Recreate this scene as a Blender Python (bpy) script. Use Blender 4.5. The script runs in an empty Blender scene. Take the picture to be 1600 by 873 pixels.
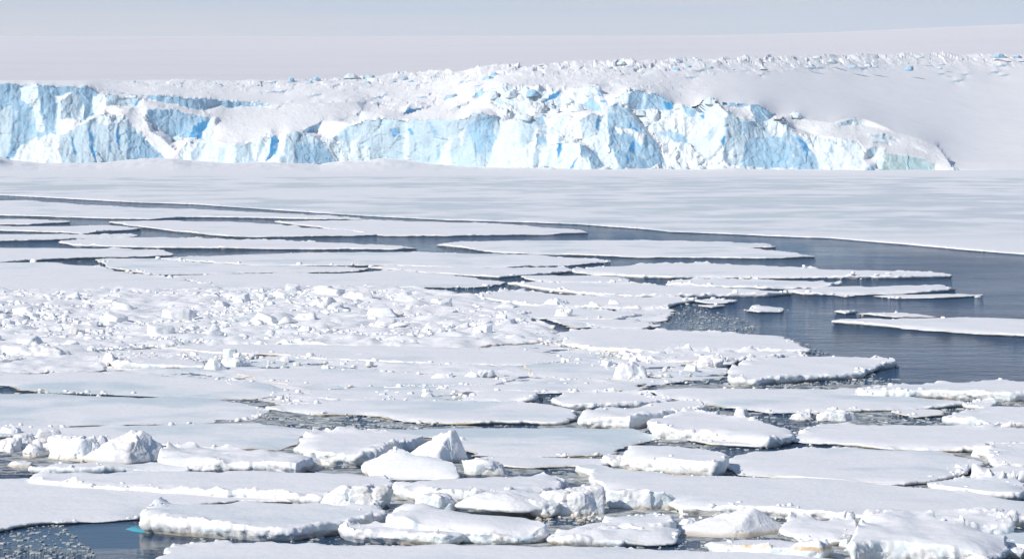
import bpy, bmesh, math, random
import numpy as np
from mathutils import Vector
from mathutils.geometry import delaunay_2d_cdt

# ------------------------------------------------------------------ camera, sky, sun, exposure
sc = bpy.context.scene
COL = sc.collection
H = 20.0                                   # deck height above the sea, m
FPX = 5000.0                               # focal length in photo pixels (photo is 1600 wide)
CX, CY, HORIZON = 800.0, 436.5, 164.0
PITCH = math.atan((CY - HORIZON) / FPX)

cam_d = bpy.data.cameras.new('camera')
cam_d.sensor_width = 36.0
cam_d.sensor_fit = 'HORIZONTAL'
cam_d.lens = FPX / 1600.0 * 36.0
cam_d.clip_start = 1.0
cam_d.clip_end = 60000.0
cam = bpy.data.objects.new('camera', cam_d)
COL.objects.link(cam)
cam.location = (0, 0, H)
cam.rotation_euler = (math.radians(90) - PITCH, 0, 0)
sc.camera = cam

SUN_EL, SUN_AZ = 33.0, 54.0                # azimuth: degrees left of straight behind the camera
se, sa = math.radians(SUN_EL), math.radians(SUN_AZ)
to_sun = Vector((-math.sin(sa) * math.cos(se), -math.cos(sa) * math.cos(se), math.sin(se)))
sun_d = bpy.data.lights.new('sun', 'SUN')
sun_d.energy = 4.0
sun_d.angle = math.radians(0.5)
sun_d.color = (1.0, 0.94, 0.85)
sun = bpy.data.objects.new('sun', sun_d)
COL.objects.link(sun)
sun.rotation_euler = to_sun.to_track_quat('Z', 'Y').to_euler()
sun.location = (-200, -200, 300)

W = bpy.data.worlds.new('World')
sc.world = W
W.use_nodes = True
wn, wl = W.node_tree.nodes, W.node_tree.links
wn.clear()
w_out = wn.new('ShaderNodeOutputWorld')
w_bg = wn.new('ShaderNodeBackground')
w_bg.inputs['Strength'].default_value = 0.10
sky = wn.new('ShaderNodeTexSky')
sky.sky_type = 'NISHITA'
sky.sun_disc = False
sky.sun_elevation = se
sky.sun_rotation = math.atan2(to_sun.x, to_sun.y) % (2 * math.pi)
sky.air_density = 1.0
sky.dust_density = 0.1
sky.ozone_density = 3.0
# thin stratus veil low over the horizon, in flat bands
tc = wn.new('ShaderNodeTexCoord')
mp = wn.new('ShaderNodeMapping')
mp.inputs['Scale'].default_value = (2.2, 2.2, 70.0)
wl.new(tc.outputs['Generated'], mp.inputs['Vector'])
cn = wn.new('ShaderNodeTexNoise')
cn.inputs['Scale'].default_value = 1.6
cn.inputs['Detail'].default_value = 5.0
wl.new(mp.outputs['Vector'], cn.inputs['Vector'])
cr = wn.new('ShaderNodeMapRange')
cr.inputs['From Min'].default_value = 0.38; cr.inputs['From Max'].default_value = 0.66
wl.new(cn.outputs['Fac'], cr.inputs['Value'])
veil = wn.new('ShaderNodeMix'); veil.data_type = 'RGBA'
veil.inputs['A'].default_value = (4.1, 5.15, 6.6, 1)
veil.inputs['B'].default_value = (5.45, 5.7, 6.2, 1)
wl.new(cr.outputs['Result'], veil.inputs['Factor'])
sxyz = wn.new('ShaderNodeSeparateXYZ')
wl.new(tc.outputs['Generated'], sxyz.inputs[0])
el = wn.new('ShaderNodeMapRange'); el.interpolation_type = 'SMOOTHSTEP'
el.inputs['From Min'].default_value = 0.02; el.inputs['From Max'].default_value = 0.11
el.inputs['To Min'].default_value = 1.0; el.inputs['To Max'].default_value = 0.06
wl.new(sxyz.outputs['Z'], el.inputs['Value'])
mixc = wn.new('ShaderNodeMix'); mixc.data_type = 'RGBA'
wl.new(el.outputs['Result'], mixc.inputs['Factor'])
tint = wn.new('ShaderNodeMix'); tint.data_type = 'RGBA'; tint.blend_type = 'MULTIPLY'
tint.inputs['Factor'].default_value = 1.0
tint.inputs['B'].default_value = (0.80, 0.88, 0.98, 1)      # clear, dry polar air
wl.new(sky.outputs['Color'], tint.inputs['A'])
wl.new(tint.outputs['Result'], mixc.inputs['A'])
wl.new(veil.outputs['Result'], mixc.inputs['B'])
wl.new(mixc.outputs['Result'], w_bg.inputs['Color'])
wl.new(w_bg.outputs['Background'], w_out.inputs['Surface'])

vs = sc.view_settings
vs.view_transform = 'Standard'
vs.look = 'None'
vs.exposure = 0.11
vs.gamma = 1.0
vs.use_curve_mapping = False
sc.cycles.max_bounces = 6
sc.cycles.diffuse_bounces = 3
sc.cycles.glossy_bounces = 3
sc.cycles.use_denoising = True
random.seed(11)
RNG = np.random.default_rng(5)

# ------------------------------------------------------------------ projection helpers
CP, SP = math.cos(PITCH), math.sin(PITCH)


def ray(px, py):
    u = (np.asarray(px, float) - CX) / FPX
    v = -(np.asarray(py, float) - CY) / FPX
    return u, CP + v * SP, -SP + v * CP


def on_plane(px, py, z=0.0):
    dx, dy, dz = ray(px, py)
    t = (np.asarray(z, float) - H) / dz
    return dx * t, dy * t


def at_depth(px, py, Y):
    dx, dy, dz = ray(px, py)
    t = Y / dy
    return dx * t, np.asarray(Y, float) + 0 * t, H + dz * t


# ------------------------------------------------------------------ noise (numpy)
def _hash(ix, iy, iz, s):
    with np.errstate(over='ignore'):
        h = (ix.astype(np.int64) * 374761393 + iy.astype(np.int64) * 668265263 +
             iz.astype(np.int64) * 2147483647 + s * 974634777) & 0xFFFFFFFF
        h = ((h ^ (h >> 13)) * 1274126177) & 0xFFFFFFFF
        h = ((h ^ (h >> 16)) * 2246822519) & 0xFFFFFFFF
        h = h ^ (h >> 15)
    return (h & 0xFFFFFF) / float(0x1000000)


def vnoise(x, y, z, s=0):
    x, y, z = np.broadcast_arrays(np.asarray(x, float), np.asarray(y, float), np.asarray(z, float))
    ix, iy, iz = np.floor(x), np.floor(y), np.floor(z)
    fx, fy, fz = x - ix, y - iy, z - iz
    fx, fy, fz = [f * f * f * (f * (f * 6 - 15) + 10) for f in (fx, fy, fz)]
    ix, iy, iz = ix.astype(int), iy.astype(int), iz.astype(int)
    r = 0
    for a in (0, 1):
        for b in (0, 1):
            for c in (0, 1):
                w = (fx if a else 1 - fx) * (fy if b else 1 - fy) * (fz if c else 1 - fz)
                r = r + w * _hash(ix + a, iy + b, iz + c, s)
    return r * 2 - 1


def fbm(x, y, z, s=0, octv=4, gain=0.5):
    r, a, f, t = 0, 1.0, 1.0, 0
    for i in range(octv):
        r = r + a * vnoise(x * f + 17.3 * i, y * f + 5.1 * i, z * f - 9.7 * i, s + i)
        t += a
        a *= gain
        f *= 2.03
    return r / t


def facets(x, y, z, s=0, slope=0.6, off=0.5):
    """Broken-ice relief: every Voronoi cell is a plane with its own tilt."""
    ix, iy, iz = np.floor(x).astype(int), np.floor(y).astype(int), np.floor(z).astype(int)
    best = np.full(x.shape, 1e9)
    val = np.zeros(x.shape)
    for a in (-1, 0, 1):
        for b in (-1, 0, 1):
            for c in (-1, 0, 1):
                jx, jy, jz = ix + a, iy + b, iz + c
                cx_ = jx + _hash(jx, jy, jz, s)
                cy_ = jy + _hash(jx, jy, jz, s + 1)
                cz_ = jz + _hash(jx, jy, jz, s + 2)
                dx, dy, dz = x - cx_, y - cy_, z - cz_
                d = dx * dx + dy * dy + dz * dz
                g1 = _hash(jx, jy, jz, s + 3) - .5
                g2 = _hash(jx, jy, jz, s + 4) - .5
                g3 = _hash(jx, jy, jz, s + 5) - .5
                o = _hash(jx, jy, jz, s + 6) - .5
                v = slope * 2 * (g1 * dx + g2 * dy + g3 * dz) + off * o
                m = d < best
                best = np.where(m, d, best)
                val = np.where(m, v, val)
    return val


# ------------------------------------------------------------------ object helpers
def tag(o, label=None, cat=None, group=None, kind=None):
    if label: o['label'] = label
    if cat: o['category'] = cat
    if group: o['group'] = group
    if kind: o['kind'] = kind
    return o


def mesh_np(name, V, F, mats, smooth=True, attr=None):
    """V (n,3); F (m,3) or (m,4) index array, or a list of face tuples."""
    me = bpy.data.meshes.new(name)
    V = np.asarray(V, np.float32)
    if isinstance(F, np.ndarray):
        k = F.shape[1]
        me.vertices.add(len(V)); me.vertices.foreach_set('co', V.ravel())
        me.loops.add(F.size); me.loops.foreach_set('vertex_index', F.astype(np.int32).ravel())
        me.polygons.add(len(F))
        me.polygons.foreach_set('loop_start', np.arange(0, F.size, k, dtype=np.int32))
        me.update(calc_edges=True)
    else:
        me.from_pydata([tuple(v) for v in V.tolist()], [], F)
    if attr is not None:
        for an, arr in attr.items():
            ca = me.color_attributes.new(an, 'FLOAT_COLOR', 'POINT')
            ca.data.foreach_set('color', np.asarray(arr, np.float32).ravel())
    for m in mats if isinstance(mats, (list, tuple)) else [mats]:
        me.materials.append(m)
    if smooth:
        me.polygons.foreach_set('use_smooth', np.ones(len(me.polygons), bool))
    me.validate()
    return me


def obj(name, me, parent=None):
    o = bpy.data.objects.new(name, me)
    COL.objects.link(o)
    if parent: o.parent = parent
    return o


def inside(poly, X, Y):
    poly = np.asarray(poly, float)
    r = np.zeros(X.shape, bool)
    n = len(poly)
    for i in range(n):
        x1, y1 = poly[i]; x2, y2 = poly[(i + 1) % n]
        if y1 == y2: continue
        c = ((y1 > Y) != (y2 > Y)) & (X < (x2 - x1) * (Y - y1) / (y2 - y1) + x1)
        r ^= c
    return r


# ------------------------------------------------------------------ materials
def new_mat(name):
    m = bpy.data.materials.new(name)
    m.use_nodes = True
    n, l = m.node_tree.nodes, m.node_tree.links
    n.clear()
    out = n.new('ShaderNodeOutputMaterial')
    p = n.new('ShaderNodeBsdfPrincipled')
    l.new(p.outputs['BSDF'], out.inputs['Surface'])
    return m, n, l, p


def noise_node(n, l, scale, detail=3.0, rough=0.5, vec=None, stretch=None):
    t = n.new('ShaderNodeTexNoise')
    t.inputs['Scale'].default_value = scale
    t.inputs['Detail'].default_value = detail
    t.inputs['Roughness'].default_value = rough
    if vec is None:
        g = n.new('ShaderNodeNewGeometry'); vec = g.outputs['Position']
    if stretch:
        mpn = n.new('ShaderNodeMapping'); mpn.inputs['Scale'].default_value = stretch
        l.new(vec, mpn.inputs['Vector']); vec = mpn.outputs['Vector']
    l.new(vec, t.inputs['Vector'])
    return t.outputs['Fac']


def ramp(n, l, fac, a, b, lo=0.0, hi=1.0):
    r = n.new('ShaderNodeMapRange')
    r.interpolation_type = 'SMOOTHSTEP'
    r.inputs['From Min'].default_value = a; r.inputs['From Max'].default_value = b
    r.inputs['To Min'].default_value = lo; r.inputs['To Max'].default_value = hi
    l.new(fac, r.inputs['Value'])
    return r.outputs['Result']


def mix(n, l, fac, a, b):
    m = n.new('ShaderNodeMix'); m.data_type = 'RGBA'
    for s, v in (('Factor', fac), ('A', a), ('B', b)):
        if isinstance(v, (tuple, list)):
            m.inputs[s].default_value = (*v, 1) if len(v) == 3 else v
        elif isinstance(v, float): m.inputs[s].default_value = v
        else: l.new(v, m.inputs[s])
    return m.outputs['Result']


def math_n(n, l, op, a, b):
    m = n.new('ShaderNodeMath'); m.operation = op
    for i, v in enumerate((a, b)):
        if isinstance(v, (int, float)): m.inputs[i].default_value = v
        else: l.new(v, m.inputs[i])
    return m.outputs[0]


def bump(n, l, p, height, strength, dist):
    b = n.new('ShaderNodeBump')
    b.inputs['Strength'].default_value = strength
    b.inputs['Distance'].default_value = dist
    l.new(height, b.inputs['Height'])
    l.new(b.outputs['Normal'], p.inputs['Normal'])


SNOW = (0.87, 0.862, 0.862)


def snow_mat(name, wet, scale=0.09):
    m, n, l, p = new_mat(name)
    a = noise_node(n, l, scale, 4.0, 0.55)
    f = ramp(n, l, a, 0.60 - 0.20 * wet, 0.74 - 0.18 * wet, 0.0, 0.25 + 0.7 * wet)
    c = mix(n, l, f, SNOW, (0.56, 0.66, 0.70))
    a2 = noise_node(n, l, 0.6, 5.0, 0.6)
    c = mix(n, l, ramp(n, l, a2, 0.5, 0.8, 0, 0.25), c, (0.74, 0.79, 0.83))
    a4 = noise_node(n, l, 0.9, 4.0, 0.6, stretch=(0.35, 1.0, 1.0))
    c = mix(n, l, ramp(n, l, a4, 0.45, 0.70, 0, 0.45), c, (0.76, 0.775, 0.795))
    l.new(c, p.inputs['Base Color'])
    p.inputs['Roughness'].default_value = 0.75
    p.inputs['Specular IOR Level'].default_value = 0.2
    h = math_n(n, l, 'ADD', noise_node(n, l, 2.2, 6.0, 0.65), math_n(n, l, 'MULTIPLY', noise_node(n, l, 1.1, 5.0, 0.6, stretch=(0.3, 1.4, 1.0)), 0.8))
    bump(n, l, p, h, 0.45, 0.12)
    return m


def ice_mat(name, stain=0.6, white=0.5):
    """Broken sea ice: snow where it faces up, pale blue-white ice on broken sides,
    brown-yellow algae band at the waterline."""
    m, n, l, p = new_mat(name)
    g = n.new('ShaderNodeNewGeometry')
    sx = n.new('ShaderNodeSeparateXYZ'); l.new(g.outputs['Position'], sx.inputs[0])
    sn = n.new('ShaderNodeSeparateXYZ'); l.new(g.outputs['Normal'], sn.inputs[0])
    a = noise_node(n, l, 0.9, 4.0, 0.55)
    side = mix(n, l, ramp(n, l, a, 0.40, 0.68), (0.88, 0.87, 0.865), (0.78, 0.84, 0.87))
    a3 = noise_node(n, l, 0.22, 3.0, 0.5)
    side = mix(n, l, ramp(n, l, a3, 0.58, 0.74, 0, 0.4), side, (0.55, 0.74, 0.80))
    up = ramp(n, l, sn.outputs['Z'], 0.25, 0.65)
    c = mix(n, l, up, side, SNOW)
    cr_ = ramp(n, l, noise_node(n, l, 0.31, 4.0, 0.6), 0.54, 0.70, 0, 0.55 * stain)
    c = mix(n, l, cr_, c, (0.83, 0.77, 0.64))
    # algae stain, broken up along the edge
    b = noise_node(n, l, 0.35, 3.0, 0.55)
    zz = math_n(n, l, 'ADD', sx.outputs['Z'], math_n(n, l, 'MULTIPLY', math_n(n, l, 'SUBTRACT', b, 0.5), 0.22))
    low = ramp(n, l, zz, 0.06, 0.26, 1.0, 0.0)
    patch = ramp(n, l, noise_node(n, l, 0.16, 3.0, 0.5), 0.42, 0.62, 0.15, 1.0)
    sf = math_n(n, l, 'MULTIPLY', math_n(n, l, 'MULTIPLY', low, patch), stain)
    c = mix(n, l, sf, c, (0.44, 0.33, 0.17))
    # wet, water-logged foot right at the sea surface
    foot = ramp(n, l, sx.outputs['Z'], 0.015, 0.06, 0.45, 0.0)
    c = mix(n, l, foot, c, (0.23, 0.23, 0.19))
    l.new(c, p.inputs['Base Color'])
    p.inputs['Roughness'].default_value = 0.6
    p.inputs['Specular IOR Level'].default_value = 0.3
    h = noise_node(n, l, 3.2, 8.0, 0.72)
    bump(n, l, p, h, 0.7, 0.09)
    return m


def glacier_mat(name):
    m, n, l, p = new_mat(name)
    at = n.new('ShaderNodeVertexColor'); at.layer_name = 'ice'
    a = noise_node(n, l, 0.35, 5.0, 0.6)
    c = mix(n, l, ramp(n, l, a, 0.46, 0.70, 0, 0.55), at.outputs['Color'], (0.59, 0.68, 0.73))
    a = noise_node(n, l, 0.12, 4.0, 0.6, stretch=(1.5, 1.5, 0.35))
    c = mix(n, l, ramp(n, l, a, 0.54, 0.72, 0, 0.30), c, (0.24, 0.47, 0.62))
    # fresh snow lies on whatever is flat enough to hold it
    g = n.new('ShaderNodeNewGeometry')
    sn = n.new('ShaderNodeSeparateXYZ'); l.new(g.outputs['Normal'], sn.inputs[0])
    c = mix(n, l, ramp(n, l, sn.outputs['Z'], 0.78, 0.95), c, (0.78, 0.785, 0.79))
    l.new(c, p.inputs['Base Color'])
    p.inputs['Roughness'].default_value = 0.65
    p.inputs['Specular IOR Level'].default_value = 0.25
    h = noise_node(n, l, 0.9, 6.0, 0.65)
    bump(n, l, p, h, 0.6, 0.5)
    return m


def plain_snow(name, scale, streak, ca, cb):
    m, n, l, p = new_mat(name)
    a = noise_node(n, l, scale, 4.0, 0.55)
    c = mix(n, l, ramp(n, l, a, 0.45, 0.7, 0, streak), ca, cb)
    l.new(c, p.inputs['Base Color'])
    p.inputs['Roughness'].default_value = 0.8
    p.inputs['Specular IOR Level'].default_value = 0.15
    return m


M_SNOW = snow_mat('snow', 0.25)
M_WET = snow_mat('refrozen_snow', 0.55, 0.10)
M_GREY = snow_mat('bare_sea_ice', 0.82, 0.08)
M_ICE = ice_mat('broken_ice', 0.75)
M_ICE_S = ice_mat('stained_ice', 1.0)
M_GLAC = glacier_mat('glacier_ice')
M_CAP = plain_snow('far_snow', 0.0022, 0.6, (0.76, 0.745, 0.75), (0.69, 0.685, 0.71))
m, n, l, p = new_mat('slope_snow')
vc_ = n.new('ShaderNodeVertexColor'); vc_.layer_name = 'ice'
a = noise_node(n, l, 0.02, 4.0, 0.55)
mu = n.new('ShaderNodeMix'); mu.data_type = 'RGBA'; mu.blend_type = 'MULTIPLY'; mu.inputs['Factor'].default_value = 1.0
l.new(vc_.outputs['Color'], mu.inputs['A'])
l.new(mix(n, l, ramp(n, l, a, 0.45, 0.7, 0, 0.3), (1, 1, 1), (0.90, 0.91, 0.93)), mu.inputs['B'])
l.new(mu.outputs['Result'], p.inputs['Base Color'])
p.inputs['Roughness'].default_value = 0.8
p.inputs['Specular IOR Level'].default_value = 0.15
M_SLOPE = m

# fast ice: wind-scoured, grey bare patches between snow
m, n, l, p = new_mat('fast_ice')
g = n.new('ShaderNodeNewGeometry')
sp = n.new('ShaderNodeSeparateXYZ'); l.new(g.outputs['Position'], sp.inputs[0])
a = noise_node(n, l, 0.085, 6.0, 0.62, stretch=(0.6, 0.55, 1))
b = noise_node(n, l, 0.010, 3.0, 0.5, stretch=(0.6, 1.2, 1))
s_ = math_n(n, l, 'ADD', a, math_n(n, l, 'MULTIPLY', math_n(n, l, 'SUBTRACT', b, 0.5), 0.5))
f = ramp(n, l, s_, 0.42, 0.60)
near_cliff = ramp(n, l, sp.outputs['Y'], 860, 905, 1.0, 0.0)
near_edge = ramp(n, l, math_n(n, l, 'ADD', sp.outputs['Y'], math_n(n, l, 'MULTIPLY', sp.outputs['X'], -0.42)), 420, 500)
f = math_n(n, l, 'MULTIPLY', math_n(n, l, 'MULTIPLY', f, near_cliff), near_edge)
c = mix(n, l, f, SNOW, (0.63, 0.68, 0.70))
l.new(c, p.inputs['Base Color'])
p.inputs['Roughness'].default_value = 0.6
p.inputs['Specular IOR Level'].default_value = 0.2
M_FAST = m

# sea water
m, n, l, p = new_mat('sea_water')
p.inputs['Base Color'].default_value = (0.010, 0.030, 0.060, 1)
p.inputs['Roughness'].default_value = 0.06
p.inputs['IOR'].default_value = 1.333
h1 = noise_node(n, l, 1.1, 4.0, 0.6, stretch=(0.8, 1.3, 1))
h2 = noise_node(n, l, 0.03, 3.0, 0.5)
calm = ramp(n, l, h2, 0.40, 0.62, 0.35, 1.0)
gp = n.new('ShaderNodeNewGeometry')
vd = n.new('ShaderNodeVectorMath'); vd.operation = 'DISTANCE'
l.new(gp.outputs['Position'], vd.inputs[0]); vd.inputs[1].default_value = (-18.0, 147.5, 0)
calm = math_n(n, l, 'MULTIPLY', calm, ramp(n, l, vd.outputs['Value'], 3.5, 9.0, 0.06, 1.0))   # sheltered pool
h1 = math_n(n, l, 'ADD', h1, math_n(n, l, 'MULTIPLY', noise_node(n, l, 0.32, 3.0, 0.6, stretch=(0.6, 1.2, 1)), 1.6))
bump(n, l, p, math_n(n, l, 'MULTIPLY', h1, calm), 1.0, 0.36)
dif = n.new('ShaderNodeBsdfDiffuse'); dif.inputs['Color'].default_value = (0.034, 0.086, 0.172, 1)
mxs = n.new('ShaderNodeMixShader')
wind = ramp(n, l, noise_node(n, l, 0.02, 4.0, 0.6, stretch=(0.5, 1.0, 1.0)), 0.35, 0.65, 0.34, 0.56)
l.new(wind, mxs.inputs['Fac'])
l.new(p.outputs['BSDF'], mxs.inputs[1]); l.new(dif.outputs['BSDF'], mxs.inputs[2])
l.new(mxs.outputs['Shader'], [q for q in n if q.type == 'OUTPUT_MATERIAL'][0].inputs['Surface'])
M_WATER = m

# turquoise ice foot awash under the surface
m, n, l, p = new_mat('submerged_ice')
p.inputs['Base Color'].default_value = (0.07, 0.36, 0.46, 1)
p.inputs['Roughness'].default_value = 0.4
M_FOOT = m

# ------------------------------------------------------------------ sea, far snow hills
def grid_mesh(name, xs, ys, zf, mat):
    X, Y = np.meshgrid(xs, ys)
    Z = zf(X, Y)
    V = np.stack([X, Y, Z], -1).reshape(-1, 3)
    nx, ny = len(xs), len(ys)
    i = np.arange(ny - 1)[:, None] * nx + np.arange(nx - 1)[None]
    F = np.stack([i, i + 1, i + nx + 1, i + nx], -1).reshape(-1, 4)
    return mesh_np(name, V, F, mat)


xs = np.linspace(-5500, 5500, 23)
ys = np.concatenate([np.linspace(-500, 2000, 21), np.linspace(3000, 13000, 9)])
water = obj('water', grid_mesh('water', xs, ys, lambda X, Y: 0 * X, M_WATER))
tag(water, 'dark blue open sea between the floes', kind='structure')


def cap_z(X, Y):
    t = np.clip((Y - 1900) / 8000.0, 0, 1.3)
    py = np.interp(t, [0, .06, .25, .55, 0.8, 1.0, 1.3], [140, 128, 108, 79, 64, 57.5, 57.5])
    pxl = 800 + X / Y * FPX
    lift = np.interp(pxl, [-400, 300, 1100, 1300, 1600, 2000], [0, 0, 1.0, 6, 20, 30]) * np.clip((t - .1) / .9, 0, 1)
    py = py - lift
    z = H + (HORIZON - py) / FPX * Y
    z = z - np.clip(t - 1.0, 0, 1) * 900
    return z + 3.5 * fbm(X / 900, Y / 1300, 0 * X, 31, 3) * np.clip(t * 6, 0, 1)


Yc = np.concatenate([np.linspace(1900, 3000, 40), np.linspace(3060, 12300, 120)])
Xn = np.linspace(-.30, .30, 160)
XX = Xn[None, :] * Yc[:, None]
YY = np.repeat(Yc[:, None], 160, 1)
ZZ = cap_z(XX, YY)
i = np.arange(len(Yc) - 1)[:, None] * 160 + np.arange(159)[None]
F = np.stack([i, i + 1, i + 161, i + 160], -1).reshape(-1, 4)
cap = obj('snow_hills', mesh_np('snow_hills', np.stack([XX, YY, ZZ], -1).reshape(-1, 3), F, M_CAP))
tag(cap, 'smooth pale snow dome rising to the skyline', kind='structure')

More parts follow.
